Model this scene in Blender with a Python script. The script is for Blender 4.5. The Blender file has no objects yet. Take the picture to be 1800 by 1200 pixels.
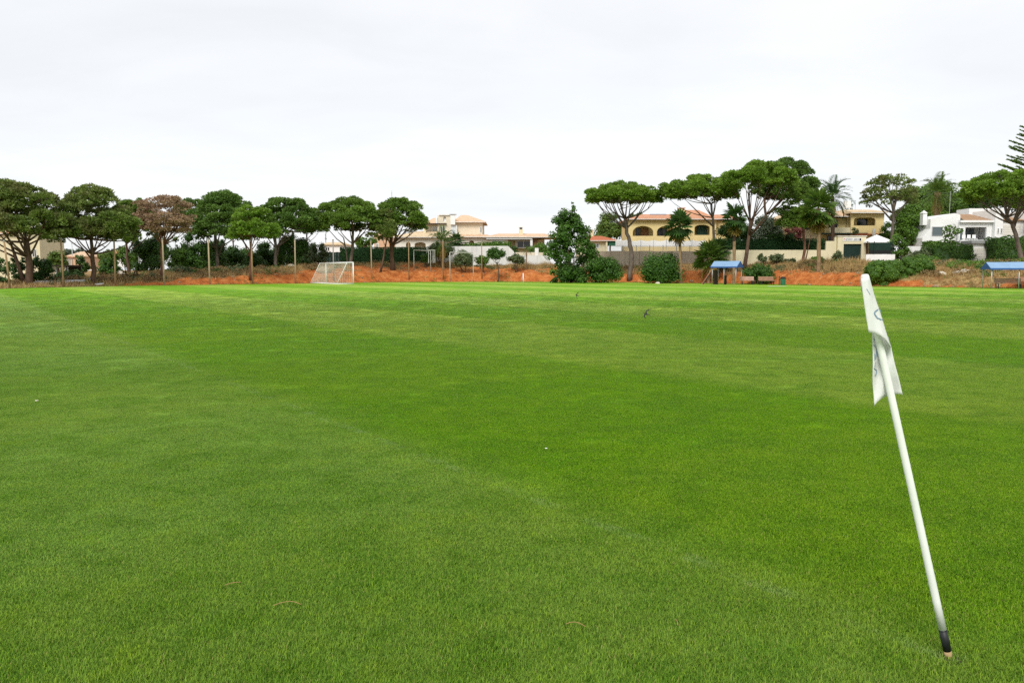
import bpy, bmesh, math, random
import numpy as np
from mathutils import Vector, Matrix, noise
from mathutils.geometry import tessellate_polygon

sc = bpy.context.scene
C = sc.collection
R = math.radians

# ------------------------------------------------------------------ camera
EYE = 1.6                      # metres above the turf
FPX = 1400.0                   # focal length in units of an 1800-wide frame (28 mm)
PITCH = math.atan(125.5 / FPX)
cam_d = bpy.data.cameras.new('camera'); cam_d.sensor_width = 36; cam_d.lens = 28
cam_d.clip_start = 0.05; cam_d.clip_end = 6000
cam = bpy.data.objects.new('camera', cam_d); C.objects.link(cam)
cam.location = (0, 0, EYE); cam.rotation_euler = (math.pi/2 - PITCH, 0, 0)
sc.camera = cam

# ------------------------------------------------------------------ light
SUN_EL, SUN_AZ = 46, 196       # azimuth clockwise from +Y; high and behind the camera, veiled by cloud
sun_d = bpy.data.lights.new('sun', 'SUN'); sun_d.energy = 1.5; sun_d.angle = R(24); sun_d.color = (1, .965, .9)
sun = bpy.data.objects.new('sun', sun_d); C.objects.link(sun)
sd = Vector((math.sin(R(SUN_AZ))*math.cos(R(SUN_EL)), math.cos(R(SUN_AZ))*math.cos(R(SUN_EL)), math.sin(R(SUN_EL))))
sun.rotation_euler = sd.to_track_quat('Z', 'Y').to_euler()
w = bpy.data.worlds.new('World'); sc.world = w; w.use_nodes = True
nt = w.node_tree; N = nt.nodes; L = nt.links
bg = N['Background']; bg.inputs['Strength'].default_value = 0.1
sky = N.new('ShaderNodeTexSky'); sky.sky_type = 'NISHITA'; sky.sun_disc = False
sky.sun_elevation = R(SUN_EL); sky.sun_rotation = R(SUN_AZ)
tc = N.new('ShaderNodeTexCoord'); sp = N.new('ShaderNodeSeparateXYZ'); L.new(tc.outputs['Generated'], sp.inputs[0])
def wm(op, a, b=None):
    n = N.new('ShaderNodeMath'); n.operation = op
    for i, s in enumerate((a, b)):
        if s is None: continue
        if isinstance(s, (int, float)): n.inputs[i].default_value = s
        else: L.new(s, n.inputs[i])
    return n.outputs[0]
zc = wm('ADD', wm('MAXIMUM', sp.outputs[2], 0.0), 0.12)
cb = N.new('ShaderNodeCombineXYZ')
L.new(wm('DIVIDE', sp.outputs[0], zc), cb.inputs[0]); L.new(wm('DIVIDE', sp.outputs[1], zc), cb.inputs[1])
def cloudnoise(scale, off, detail, rough):
    mp = N.new('ShaderNodeMapping'); mp.inputs['Scale'].default_value = scale; mp.inputs['Location'].default_value = off
    L.new(cb.outputs[0], mp.inputs[0])
    n = N.new('ShaderNodeTexNoise'); n.inputs['Scale'].default_value = 1; n.inputs['Detail'].default_value = detail
    n.inputs['Roughness'].default_value = rough; n.inputs['Distortion'].default_value = .5; L.new(mp.outputs[0], n.inputs['Vector'])
    return n.outputs['Fac']
n1 = cloudnoise((.55, .75, 1), (3.1, 1.7, 0), 5, .5)
n2 = cloudnoise((1.6, 2.2, 1), (0.4, 7.7, 0), 4, .55)
mixn = wm('ADD', wm('MULTIPLY', n1, .7), wm('MULTIPLY', n2, .3))
rp = N.new('ShaderNodeValToRGB'); L.new(mixn, rp.inputs[0])
SKYB = 5.4
e = rp.color_ramp.elements
e[0].position = .34; e[0].color = (.88, .895, .915, 1)
e[1].position = .62; e[1].color = (1.0, 1.0, 1.005, 1)
sc_ = N.new('ShaderNodeMix'); sc_.data_type = 'RGBA'; sc_.blend_type = 'MULTIPLY'; sc_.inputs['Factor'].default_value = 1
L.new(rp.outputs[0], sc_.inputs['A']); sc_.inputs['B'].default_value = (SKYB, SKYB, SKYB, 1)
mx = N.new('ShaderNodeMix'); mx.data_type = 'RGBA'; mx.inputs['Factor'].default_value = .93
L.new(sky.outputs[0], mx.inputs['A']); L.new(sc_.outputs['Result'], mx.inputs['B'])
L.new(mx.outputs['Result'], bg.inputs['Color'])
vs = sc.view_settings; vs.view_transform = 'Standard'; vs.look = 'None'; vs.exposure = 0.95; vs.gamma = 1; vs.use_curve_mapping = False
sc.cycles.use_denoising = False; sc.cycles.max_bounces = 6; sc.cycles.diffuse_bounces = 3; sc.cycles.transparent_max_bounces = 6

# ------------------------------------------------------------------ helpers
cp, spi = math.cos(PITCH), math.sin(PITCH)
def at(u, v, Y):
    """world point seen at reference pixel (u, v) of the 1800x1200 photograph, at depth Y metres"""
    dx = (u - 900) / FPX; k = (600 - v) / FPX
    dy = cp + k*spi; dz = -spi + k*cp
    s = Y / dy
    return Vector((dx*s, Y, EYE + dz*s))
def kpx(Y): return Y / (FPX * 1.004)            # metres per reference pixel at depth Y
def depth(v):                                   # depth where row v meets the flat turf
    k = (600 - v) / FPX
    return EYE * (cp + k*spi) / (spi - k*cp)
def lerp_table(tab, x): return float(np.interp(x, [a for a, b in tab], [b for a, b in tab]))
EDGE_V = [(-900, 530), (-300, 515), (0, 508), (20, 507), (150, 504), (300, 501.6), (450, 499.4), (560, 498), (700, 496), (840, 495.4), (1000, 495.6), (1100, 496.2), (1300, 499), (1500, 503.2), (1800, 507), (2100, 513), (2700, 530)]
EDGE = [(u, depth(v)) for u, v in EDGE_V]
TOPZ = [(-900, .5), (-100, .5), (60, .3), (150, .7), (250, 1.0), (300, 1.3), (450, 1.7), (550, 2.2), (650, 2.5), (750, 2.45), (850, 2.2), (950, 2.2), (1050, 2.0), (1120, 2.1), (1200, 2.3), (1300, 2.3), (1400, 2.4), (1500, 2.35), (1600, 2.25), (1700, 2.2), (1800, 2.3), (2700, 2.3)]
SOIL = [(-900, 0), (0, 0), (180, .2), (300, .58), (450, .80), (560, .88), (650, .92), (750, .98), (850, .95), (960, .88), (1050, .8), (1200, .78), (1400, .78), (1510, .7), (1580, .42), (1700, .36), (1800, .42), (2700, .2)]
def ucol(x, y): return 900 + 1403 * x / max(y, .01)
def edge_y(u): return lerp_table(EDGE, u)
def sstep(a, b, x):
    t = min(1, max(0, (x - a) / (b - a))); return t*t*(3 - 2*t)
def hfrac(s, u):
    n = noise.noise(Vector((u*.02, 3.3, 0)))
    lo = .52 + .12*n
    return lo*sstep(.9, 3.0 + n, s) + (1-lo)*sstep(2.6 + n, 9.5, s)
def gnd(x, y):
    u = ucol(x, y); s = y - edge_y(u)
    if s < 0: return 0.0
    h = lerp_table(TOPZ, u)
    z = h*hfrac(s, u)
    if s < 14: z += .22*min(1, s/2.5)*(noise.noise(Vector((x*.45, y*.45, 0))) + .6*noise.noise(Vector((x*1.3, y*1.1, 5))))
    return z

def tag(o, label=None, cat=None, group=None, kind=None):
    if label: o['label'] = label
    if cat: o['category'] = cat
    if group: o['group'] = group
    if kind: o['kind'] = kind
    return o
def empty(name, loc, label, cat, group=None, rz=0):
    o = bpy.data.objects.new(name, None); C.objects.link(o); o.location = loc; o.rotation_euler = (0, 0, rz)
    o.empty_display_size = .2
    return tag(o, label, cat, group, 'thing')
def link(name, me, mat=None, parent=None, loc=None):
    o = bpy.data.objects.new(name, me); C.objects.link(o)
    if mat and not me.materials: me.materials.append(mat)
    if parent: o.parent = parent
    if loc is not None: o.location = loc
    return o
class MB:
    """collects simple solids and links them as one mesh object"""
    def __init__(s): s.v = []; s.f = []
    def add(s, vs, fs):
        b = len(s.v); s.v += [tuple(p) for p in vs]; s.f += [tuple(b + i for i in f) for f in fs]; return s
    def box(s, x0, x1, y0, y1, z0, z1):
        return s.add([(x0,y0,z0),(x1,y0,z0),(x1,y1,z0),(x0,y1,z0),(x0,y0,z1),(x1,y0,z1),(x1,y1,z1),(x0,y1,z1)],
                     [(3,2,1,0),(4,5,6,7),(0,1,5,4),(1,2,6,5),(2,3,7,6),(3,0,4,7)])
    def bar(s, a, b, w, h=None):
        a = Vector(a); b = Vector(b); h = h or w; d = (b - a).normalized()
        x = d.cross(Vector((0,0,1)))
        x = Vector((1,0,0)) if x.length < 1e-4 else x.normalized()
        z = x.cross(d).normalized()
        vs = [p + x*(sx*w/2) + z*(sz*h/2) for p in (a, b) for sx, sz in ((-1,-1),(1,-1),(1,1),(-1,1))]
        return s.add(vs, [(0,1,2,3),(7,6,5,4),(0,4,5,1),(1,5,6,2),(2,6,7,3),(3,7,4,0)])
    def tube(s, pts, rad, n=8, cap=True, jit=0, rng=None):
        pts = [Vector(p) for p in pts]; m = len(pts)
        if isinstance(rad, (int, float)): rad = [rad]*m
        vs = []; up = None
        for i, p in enumerate(pts):
            d = (pts[min(i+1, m-1)] - pts[max(i-1, 0)]).normalized()
            if up is None:
                up = d.cross(Vector((0.13, 1, 0.07))); up = up.normalized() if up.length > 1e-4 else Vector((1,0,0))
            x = (up - d*up.dot(d)).normalized(); up = x; y = d.cross(x)
            for j in range(n):
                a = 2*math.pi*j/n; r = rad[i]
                if jit and rng: r *= 1 + rng.uniform(-jit, jit)
                vs.append(p + x*(r*math.cos(a)) + y*(r*math.sin(a)))
        fs = [(i*n+j, i*n+(j+1) % n, (i+1)*n+(j+1) % n, (i+1)*n+j) for i in range(m-1) for j in range(n)]
        if cap: fs += [tuple(range(n-1, -1, -1)), tuple((m-1)*n + j for j in range(n))]
        return s.add(vs, fs)
    def lathe(s, prof, n=16, cx=0, cy=0):
        vs = [(cx + r*math.cos(2*math.pi*j/n), cy + r*math.sin(2*math.pi*j/n), z) for r, z in prof for j in range(n)]
        m = len(prof)
        fs = [(i*n+j, i*n+(j+1) % n, (i+1)*n+(j+1) % n, (i+1)*n+j) for i in range(m-1) for j in range(n)]
        fs += [tuple(range(n-1, -1, -1)), tuple((m-1)*n + j for j in range(n))]
        return s.add(vs, fs)
    def panel(s, outline, holes, y0, y1):
        """outline / holes: lists of (x, z); solid between y0 and y1"""
        loops = [outline] + holes
        flat = [p for l in loops for p in l]; n = len(flat)
        tris = tessellate_polygon([[Vector((x, z, 0)) for x, z in l] for l in loops])
        vs = [(x, y0, z) for x, z in flat] + [(x, y1, z) for x, z in flat]
        fs = [tuple(t) for t in tris] + [tuple(n + i for i in reversed(t)) for t in tris]
        b = 0
        for l in loops:
            m = len(l)
            fs += [(b+i, b+(i+1) % m, n+b+(i+1) % m, n+b+i) for i in range(m)]
            b += m
        return s.add(vs, fs)
    def mesh(s, name, smooth=False):
        me = bpy.data.meshes.new(name); me.from_pydata(s.v, [], s.f); me.validate()
        bm = bmesh.new(); bm.from_mesh(me); bmesh.ops.recalc_face_normals(bm, faces=bm.faces); bm.to_mesh(me); bm.free()
        if smooth: me.shade_smooth()
        return me
    def build(s, name, mat=None, parent=None, smooth=False, loc=None):
        return link(name, s.mesh(name, smooth), mat, parent, loc)

# ------------------------------------------------------------------ materials
class G:
    """small node-graph writer"""
    def __init__(s, name, rough=.7, spec=.3):
        s.m = bpy.data.materials.new(name); s.m.use_nodes = True
        s.t = s.m.node_tree; s.b = s.t.nodes['Principled BSDF']
        s.b.inputs['Roughness'].default_value = rough; s.b.inputs['Specular IOR Level'].default_value = spec
        s.geo = None
    def n(s, typ, **kw):
        x = s.t.nodes.new(typ)
        for k, v in kw.items(): setattr(x, k, v)
        return x
    def l(s, a, b): s.t.links.new(a, b)
    def pos(s):
        if not s.geo: s.geo = s.n('ShaderNodeNewGeometry')
        return s.geo.outputs['Position']
    def obj(s): return s.n('ShaderNodeTexCoord').outputs['Object']
    def noise(s, scale, detail=3, rough=.55, vec=None, stretch=None, dist=0):
        t = s.n('ShaderNodeTexNoise'); t.inputs['Scale'].default_value = scale; t.inputs['Detail'].default_value = detail
        t.inputs['Roughness'].default_value = rough; t.inputs['Distortion'].default_value = dist
        v = vec or s.pos()
        if stretch:
            m = s.n('ShaderNodeMapping'); m.inputs['Scale'].default_value = stretch; s.l(v, m.inputs[0]); v = m.outputs[0]
        s.l(v, t.inputs['Vector']); return t.outputs['Fac']
    def ramp(s, fac, *stops):
        r = s.n('ShaderNodeValToRGB'); s.l(fac, r.inputs[0]); el = r.color_ramp.elements
        while len(el) < len(stops): el.new(.5)
        for e_, (p, c) in zip(el, stops):
            e_.position = p; e_.color = (c, c, c, 1) if isinstance(c, (int, float)) else (*c, 1)
        return r.outputs[0]
    def mix(s, fac, a, b, mode='MIX'):
        x = s.n('ShaderNodeMix', data_type='RGBA', blend_type=mode)
        for k, v in (('Factor', fac), ('A', a), ('B', b)):
            if isinstance(v, tuple): x.inputs[k].default_value = (*v, 1)
            elif isinstance(v, (int, float)): x.inputs[k].default_value = v
            else: s.l(v, x.inputs[k])
        return x.outputs['Result']
    def math(s, op, a, b=None, c=None):
        x = s.n('ShaderNodeMath', operation=op)
        for i, v in enumerate((a, b, c)):
            if v is None: continue
            if isinstance(v, (int, float)): x.inputs[i].default_value = v
            else: s.l(v, x.inputs[i])
        return x.outputs[0]
    def attr(s, name):
        a = s.n('ShaderNodeAttribute'); a.attribute_name = name; return a.outputs['Fac']
    def col(s, c):
        if isinstance(c, tuple): s.b.inputs['Base Color'].default_value = (*c, 1)
        else: s.l(c, s.b.inputs['Base Color'])
        return s
    def bump(s, fac, strength=.4, dist=.05):
        b = s.n('ShaderNodeBump'); b.inputs['Strength'].default_value = strength; b.inputs['Distance'].default_value = dist
        s.l(fac, b.inputs['Height']); s.l(b.outputs[0], s.b.inputs['Normal']); return s
    def translucent(s, col, amt):
        t = s.n('ShaderNodeBsdfTranslucent'); m = s.n('ShaderNodeMixShader'); m.inputs[0].default_value = amt
        if isinstance(col, tuple): t.inputs[0].default_value = (*col, 1)
        else: s.l(col, t.inputs[0])
        s.l(s.b.outputs[0], m.inputs[1]); s.l(t.outputs[0], m.inputs[2])
        s.l(m.outputs[0], s.t.nodes['Material Output'].inputs[0]); return s
def plain(name, c, rough=.7, spec=.3, var=.18, scale=3.0, bump=0, metal=0):
    g = G(name, rough, spec)
    f = g.noise(scale, 5, .62, g.obj())
    g.col(g.ramp(f, (.3, tuple(x*(1-var) for x in c)), (.7, tuple(min(1, x*(1+var*.5)) for x in c))))
    g.b.inputs['Metallic'].default_value = metal
    if bump: g.bump(g.noise(scale*9, 3, .6, g.obj()), bump, .02)
    return g.m
def plaster(name, c, dirt=.35):
    """weathered render: blotches and rain streaks of its own"""
    g = G(name, .85, .15); o = g.obj()
    a = g.noise(.9, 5, .6, o); b = g.noise(1.0, 4, .6, o, (2.2, 2.2, .22))
    base = g.ramp(a, (.3, tuple(x*.88 for x in c)), (.7, c))
    st = g.ramp(b, (.5, 0.0), (.72, dirt))
    g.col(g.mix(st, base, tuple(x*.62 for x in c))); g.bump(g.noise(14, 3, .6, o), .15, .02)
    return g.m
def leafmat(name, dark, light, trans=.25, rough=.55, var2=None, spec=.25):
    g = G(name, rough, spec)
    c = g.mix(g.attr('rnd'), dark, light)
    if var2: c = g.mix(g.ramp(g.noise(.55, 2), (.48, 0.0), (.66, .75)), c, var2)
    g.col(c); g.translucent(g.mix(.4, c, (light[0]*1.5, light[1]*1.45, light[2])), trans)
    return g.m
def tilemat(name, c):
    g = G(name, .8, .2); o = g.obj()
    wv = g.n('ShaderNodeTexWave', wave_type='BANDS', bands_direction='X'); wv.inputs['Scale'].default_value = 1.6; wv.inputs['Distortion'].default_value = .4
    g.l(o, wv.inputs['Vector'])
    wz = g.n('ShaderNodeTexWave', wave_type='BANDS', bands_direction='Z'); wz.inputs['Scale'].default_value = 3.2; g.l(o, wz.inputs['Vector'])
    f = g.noise(2.2, 4, .7, o)
    base = g.ramp(f, (.3, tuple(x*.72 for x in c)), (.55, c), (.75, tuple(min(1, x*1.18) for x in c)))
    g.col(g.mix(g.ramp(wz.outputs['Fac'], (.0, .22), (.25, 0.0)), base, tuple(x*.6 for x in c)))
    g.bump(wv.outputs['Fac'], .8, .08); return g.m

# ---- turf colour shared by the ground sheet and the blades
FLAG_Y = depth(1158)
FLAG = at(1668, 1158, FLAG_Y); FLAG.z = 0
LDIR = Vector((-1010/1403, 1, 0)).normalized()          # the pitch line runs away to the left
LN = Vector((LDIR.y, -LDIR.x, 0))                       # across it, into the pitch
def turf(g, blade):
    p = g.pos(); sep = g.n('ShaderNodeSeparateXYZ'); g.l(p, sep.inputs[0]); X, Y = sep.outputs[0], sep.outputs[1]
    wob = g.math('MULTIPLY', g.math('SUBTRACT', g.noise(.5, 3), .5), .7)
    sg = g.math('ADD', g.math('ADD', g.math('MULTIPLY', X, LN.x), g.math('MULTIPLY', Y, LN.y)), -(LN.x*FLAG.x + LN.y*FLAG.y))
    tg = g.math('ADD', g.math('MULTIPLY', X, LDIR.x), g.math('MULTIPLY', Y, LDIR.y))
    sw = g.math('ADD', sg, wob)
    # mower lanes along the line (5.6 m) and, weaker, across it
    lane = g.math('SINE', g.math('MULTIPLY', sw, math.pi/5.6))
    lane = g.ramp(g.math('ADD', g.math('MULTIPLY', lane, .5), .5), (.42, 0.0), (.58, 1.0))     # 1 = s in 0..5.6
    cross = g.math('SINE', g.math('MULTIPLY', g.math('ADD', tg, g.math('MULTIPLY', wob, 1.5)), math.pi/4.6))
    cross = g.ramp(g.math('ADD', g.math('MULTIPLY', cross, .5), .5), (.4, 0.0), (.6, 1.0))
    blot = g.noise(.8, 5, .62); big = g.noise(.13, 3, .5); fine = g.noise(5.0, 5, .7)
    out = g.ramp(g.math('ADD', g.math('MULTIPLY', sw, .5), .5), (.2, 1.0), (.8, 0.0))  # 1 = outside the pitch line
    A = (.150, .338, .001); B = (.330, .460, .058); O = (.255, .405, .080)
    c = g.mix(lane, B, A)
    c = g.mix(out, c, O)
    c = g.mix(g.math('MULTIPLY', cross, .28), c, (.27, .37, .03))
    c = g.mix(g.ramp(blot, (.36, .45), (.52, 0.0)), c, (.075, .22, .010))
    c = g.mix(g.ramp(blot, (.56, 0.0), (.78, .28)), c, (.25, .34, .006))
    c = g.mix(g.ramp(big, (.4, .35), (.6, 0.0)), c, (.10, .25, .018))
    mott = g.noise(2.7, 4, .62)
    c = g.mix(g.ramp(mott, (.36, .5), (.5, 0.0)), c, (.085, .225, .008))
    c = g.mix(g.ramp(mott, (.54, 0.0), (.7, .4)), c, (.29, .44, .02))
    # worn chalk on the line
    near = g.ramp(g.math('ABSOLUTE', sg), (.035, 1.0), (.075, 0.0))
    chalk = g.math('MULTIPLY', near, g.ramp(g.noise(2.4, 6, .75), (.46, 0.0), (.68, .26)))
    return c, chalk, fine, blot
g = G('turf_sheet', .8, .12)
c, chalk, fine, blot = turf(g, False)
c = g.mix(g.ramp(fine, (.3, .3), (.6, 0.0)), c, (.08, .17, .012))
c = g.mix(chalk, c, (.5, .55, .45))
g.col(c); g.bump(g.noise(9, 5, .75), .5, .04)
M = {}
M['turf'] = g.m
g = G('turf_blade', .6, .06)
c, chalk, fine, blot = turf(g, True)
rnd = g.attr('rnd')
c = g.mix(g.ramp(rnd, (0, .8), (.4, 0.0)), c, (.025, .10, .008))
c = g.mix(g.ramp(rnd, (.6, 0.0), (1, .7)), c, (.36, .52, .04))
c = g.mix(g.ramp(rnd, (.965, 0.0), (.97, .8)), c, (.36, .33, .12))
c = g.mix(g.math('MULTIPLY', chalk, g.ramp(rnd, (.3, 0.0), (.6, 1.0))), c, (.6, .64, .56))
g.col(c); g.translucent(g.mix(.5, c, (.22, .40, .02)), .35)
M['blade'] = g.m
# ------------------------------------------------------------------ ground, pitch, bank
M['ground'] = plain('far_ground', (.16, .14, .08), .95, .05, .4, .05)
MB().add([(-3000, -3000, -.35), (3000, -3000, -.35), (3000, 3000, -.35), (-3000, 3000, -.35)], [(0, 1, 2, 3)]).build('ground', M['ground'])['kind'] = 'structure'
ts = [(u - 900)/1403 for u in np.concatenate([np.linspace(-2400, -100, 40), np.linspace(-90, 1890, 331), np.linspace(1900, 4200, 40)])]
pts = []
for t in ts:
    y = edge_y(900 + 1403*t); pts.append((t*y, y, 0))
xl, xr = pts[0][0], pts[-1][0]
fv = pts + [(xr, -140, 0), (xl, -140, 0)]
link('playing_field', MB().add(fv, [tuple(range(len(fv)))]).mesh('playing_field'), M['turf'])['kind'] = 'structure'
ss = list(np.arange(-.4, 10.01, .35)) + [11, 12.5, 14, 17, 22, 30, 45, 80, 150, 400, 1200]
tv, tf, soil = [], [], []
for t in ts:
    u = 900 + 1403*t; ey = edge_y(u)
    for s in ss:
        y = ey + s; x = t*y
        z = -.12 if s < -.2 else (0.004 if s < .1 else gnd(x, y))
        tv.append((x, y, z))
        hf = hfrac(s, u)
        nz = noise.noise(Vector((x*.35, y*.35, 9))) + .8*noise.noise(Vector((x*1.1, y*1.1, 2)))
        so = lerp_table(SOIL, u)
        val = so*1.15 - hf*.95 + nz*.28
        if s > 9: val -= .5
        soil.append(min(1, max(0, (val - .12)/.3)))
ns_ = len(ss)
for i in range(len(ts)-1):
    for j in range(ns_-1):
        tf.append((i*ns_+j, (i+1)*ns_+j, (i+1)*ns_+j+1, i*ns_+j+1))
me = bpy.data.meshes.new('earth_bank'); me.from_pydata(tv, [], tf); me.shade_smooth()
a = me.attributes.new('soil', 'FLOAT', 'POINT'); a.data.foreach_set('value', soil)
g = G('bank_earth', .95, .1)
s_ = g.attr('soil'); nn = g.noise(1.4, 6, .68); n2_ = g.noise(.5, 3, .6)
soilc = g.ramp(nn, (.3, (.19, .058, .02)), (.44, (.42, .125, .033)), (.58, (.54, .19, .055)), (.74, (.60, .30, .13)))
drag = g.ramp(g.noise(2.2, 6, .7), (.3, (.07, .06, .02)), (.45, (.24, .15, .06)), (.6, (.42, .30, .13)), (.8, (.20, .19, .06)))
drag = g.mix(g.ramp(n2_, (.45, 0.0), (.65, .55)), drag, (.25, .10, .04))
m_ = g.ramp(g.math('ADD', s_, g.math('MULTIPLY', g.math('SUBTRACT', g.noise(2.5, 5, .7), .5), .9)), (.35, 0.0), (.6, 1.0))
g.col(g.mix(m_, drag, soilc)); g.bump(g.noise(3.5, 6, .75), .9, .25)
M['bank'] = g.m
link('earth_bank', me, M['bank'])['kind'] = 'structure'

# ------------------------------------------------------------------ leaf clouds
def leaf_mesh(name, cen, ax, nor, ln, wd, rnd, mat, core=None, tri=False):
    """one small kite per leaf: centres, long axes, normals (N,3); lengths, widths, rnd (N,)"""
    cen = np.asarray(cen, float); n = len(cen)
    ax = ax / (np.linalg.norm(ax, axis=1, keepdims=True) + 1e-9)
    b = np.cross(nor, ax); b /= (np.linalg.norm(b, axis=1, keepdims=True) + 1e-9)
    l = ln[:, None]; wd = wd[:, None]
    if tri:
        v = np.stack([cen - ax*l*.5 + b*wd*.5, cen - ax*l*.5 - b*wd*.5, cen + ax*l*.5], 1); q = 3
    else:
        v = np.stack([cen - ax*l*.5, cen + b*wd*.5 - ax*l*.05, cen + ax*l*.5, cen - b*wd*.5 - ax*l*.05], 1); q = 4
    v = v.reshape(-1, 3); r = np.repeat(rnd, q); faces = np.arange(n*q)
    cv, cf = core or (np.zeros((0, 3)), np.zeros((0, 3), int))
    me = bpy.data.meshes.new(name)
    me.vertices.add(len(v) + len(cv)); me.vertices.foreach_set('co', np.concatenate([v, cv]).astype(np.float32).ravel())
    nl = n*q + len(cf)*3; me.loops.add(nl)
    me.loops.foreach_set('vertex_index', np.concatenate([faces, (np.asarray(cf) + len(v)).ravel()]).astype(np.int32))
    me.polygons.add(n + len(cf))
    me.polygons.foreach_set('loop_start', np.concatenate([np.arange(n)*q, n*q + np.arange(len(cf))*3]).astype(np.int32))
    me.update(calc_edges=True)
    at_ = me.attributes.new('rnd', 'FLOAT', 'POINT')
    at_.data.foreach_set('value', np.concatenate([r, np.full(len(cv), .1)]).astype(np.float32))
    me.materials.append(mat)
    return me
def unit(rng, n):
    v = rng.normal(size=(n, 3)); return v/np.linalg.norm(v, axis=1, keepdims=True)
def ico(sub=2):
    bm = bmesh.new(); bmesh.ops.create_icosphere(bm, subdivisions=sub, radius=1)
    v = np.array([p.co[:] for p in bm.verts]); f = np.array([[x.index for x in q.verts] for q in bm.faces]); bm.free()
    return v, f
ICO1, ICO2 = ico(1), ico(2)
def clumps(rng, cs, rs, per, flat=.7, up=.35, shell=.55, full=False):
    """leaf centres + outward directions for clumps at cs (N,3) with radii rs (N,)"""
    cen, out, ids = [], [], []
    for ci, (c_, r) in enumerate(zip(cs, rs)):
        tint = rng.random()
        k = max(6, int(per*(r/.8)**2))
        d = unit(rng, k)
        if not full: d[:, 2] = np.where(d[:, 2] < -.35, -d[:, 2], d[:, 2])
        rr = r*(shell + (1-shell)*rng.random(k)**.6)
        p = d*rr[:, None]; p[:, 2] *= flat
        ids.append(np.clip(.5*tint + .55*rng.random(k), 0, 1)); cen.append(p + c_); o = d.copy(); o[:, 2] += up; out.append(o/np.linalg.norm(o, axis=1, keepdims=True))
    return np.concatenate(cen), np.concatenate(out), np.concatenate(ids)
def needle_crown(name, rng, cs, rs, per, mat, size=.3, flat=.7, parent=None):
    cen, out, tint = clumps(rng, cs, rs, per, flat)
    n = len(cen)
    ax = out + .75*unit(rng, n); nor = unit(rng, n)
    ln = size*(.7 + .7*rng.random(n)); wd = ln*(.28 + .25*rng.random(n))
    return link(name, leaf_mesh(name, cen, ax, nor, ln, wd, tint, mat), parent=parent)
def leaf_crown(name, rng, cs, rs, per, mat, size=.22, flat=.85, parent=None, core=.0):
    cen, out, tint = clumps(rng, cs, rs, per, flat, .25, .55, True)
    n = len(cen)
    nor = out + .7*unit(rng, n); ax = np.cross(nor, unit(rng, n))
    ln = size*(.7 + .7*rng.random(n)); wd = ln*(.5 + .2*rng.random(n))
    cr = None
    if core:
        v = np.concatenate([ICO1[0]*np.array([r*core, r*core, r*core*flat]) + c_ for c_, r in zip(cs, rs)])
        f = np.concatenate([ICO1[1] + i*len(ICO1[0]) for i in range(len(cs))]); cr = (v, f)
    return link(name, leaf_mesh(name, cen, ax, nor, ln, wd, tint, mat, cr), parent=parent)
def limb(name, pts, r0, r1, mat, parent, n=7):
    m = len(pts)
    return MB().tube(pts, [r0 + (r1 - r0)*(i/(m-1))**.8 for i in range(m)], n).build(name, mat, parent, True)
def curve(a, b, bend, k=6):
    """points from a to b, sagging sideways by the vector bend"""
    a, b, bend = Vector(a), Vector(b), Vector(bend)
    return [a.lerp(b, t) + bend*(4*t*(1-t)) for t in [i/k for i in range(k+1)]]

def barkmat(name, c):
    g = G(name, .95, .1); o = g.pos()
    f = g.noise(3.5, 5, .7, o, (1, 1, .35)); g.col(g.ramp(f, (.3, tuple(x*.5 for x in c)), (.7, tuple(x*1.25 for x in c)))); g.bump(f, .8, .12)
    return g.m
M['bark'] = barkmat('pine_bark', (.135, .085, .06)); M['bark_red'] = barkmat('red_bark', (.17, .085, .055)); M['bark_grey'] = barkmat('grey_bark', (.17, .14, .115))
M['pine'] = leafmat('pine_needles', (0.045, 0.095, 0.013), (0.183, 0.299, 0.044), .25)
M['pine_deep'] = leafmat('deep_pine_needles', (0.036, 0.084, 0.017), (0.143, 0.248, 0.040), .22)
M['pine_olive'] = leafmat('olive_pine_needles', (0.059, 0.097, 0.018), (0.203, 0.273, 0.059), .22, var2=(.15, .135, .055))
M['pine_bright'] = leafmat('bright_pine_needles', (0.058, 0.123, 0.012), (0.205, 0.341, 0.037), .28)
M['pine_dead'] = leafmat('dead_pine_needles', (.19, .125, .078), (.45, .30, .195), .15)
M['leaf'] = leafmat('bush_leaves', (0.023, 0.064, 0.011), (0.094, 0.193, 0.029), .22, .5, spec=.2)
M['leaf_dark'] = leafmat('dark_bush_leaves', (.024, .062, .014), (.082, .165, .032), .22, .5, spec=.2)
M['leaf_light'] = leafmat('light_leaves', (.05, .095, .014), (.165, .245, .045), .3)
M['leaf_mid'] = leafmat('mid_leaves', (0.038, 0.093, 0.011), (0.144, 0.265, 0.032), .25)
M['leaf_olive'] = leafmat('olive_leaves', (.05, .075, .028), (.14, .18, .075), .2)
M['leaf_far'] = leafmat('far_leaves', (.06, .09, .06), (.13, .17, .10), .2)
M['hedge'] = leafmat('hedge_leaves', (.010, .034, .011), (.032, .080, .022), .12, .6, spec=.1)
M['palm'] = leafmat('palm_leaves', (.030, .075, .012), (.125, .205, .030), .25, .45)
M['palm_dark'] = leafmat('dark_palm_leaves', (.018, .056, .014), (.070, .140, .028), .25, .45)
M['palm_dry'] = leafmat('dry_palm_leaves', (.17, .115, .03), (.36, .26, .07), .25)
M['palm_bark'] = barkmat('palm_bark', (.29, .195, .115)); M['palm_bark_dark'] = barkmat('dark_palm_bark', (.075, .05, .035))

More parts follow.
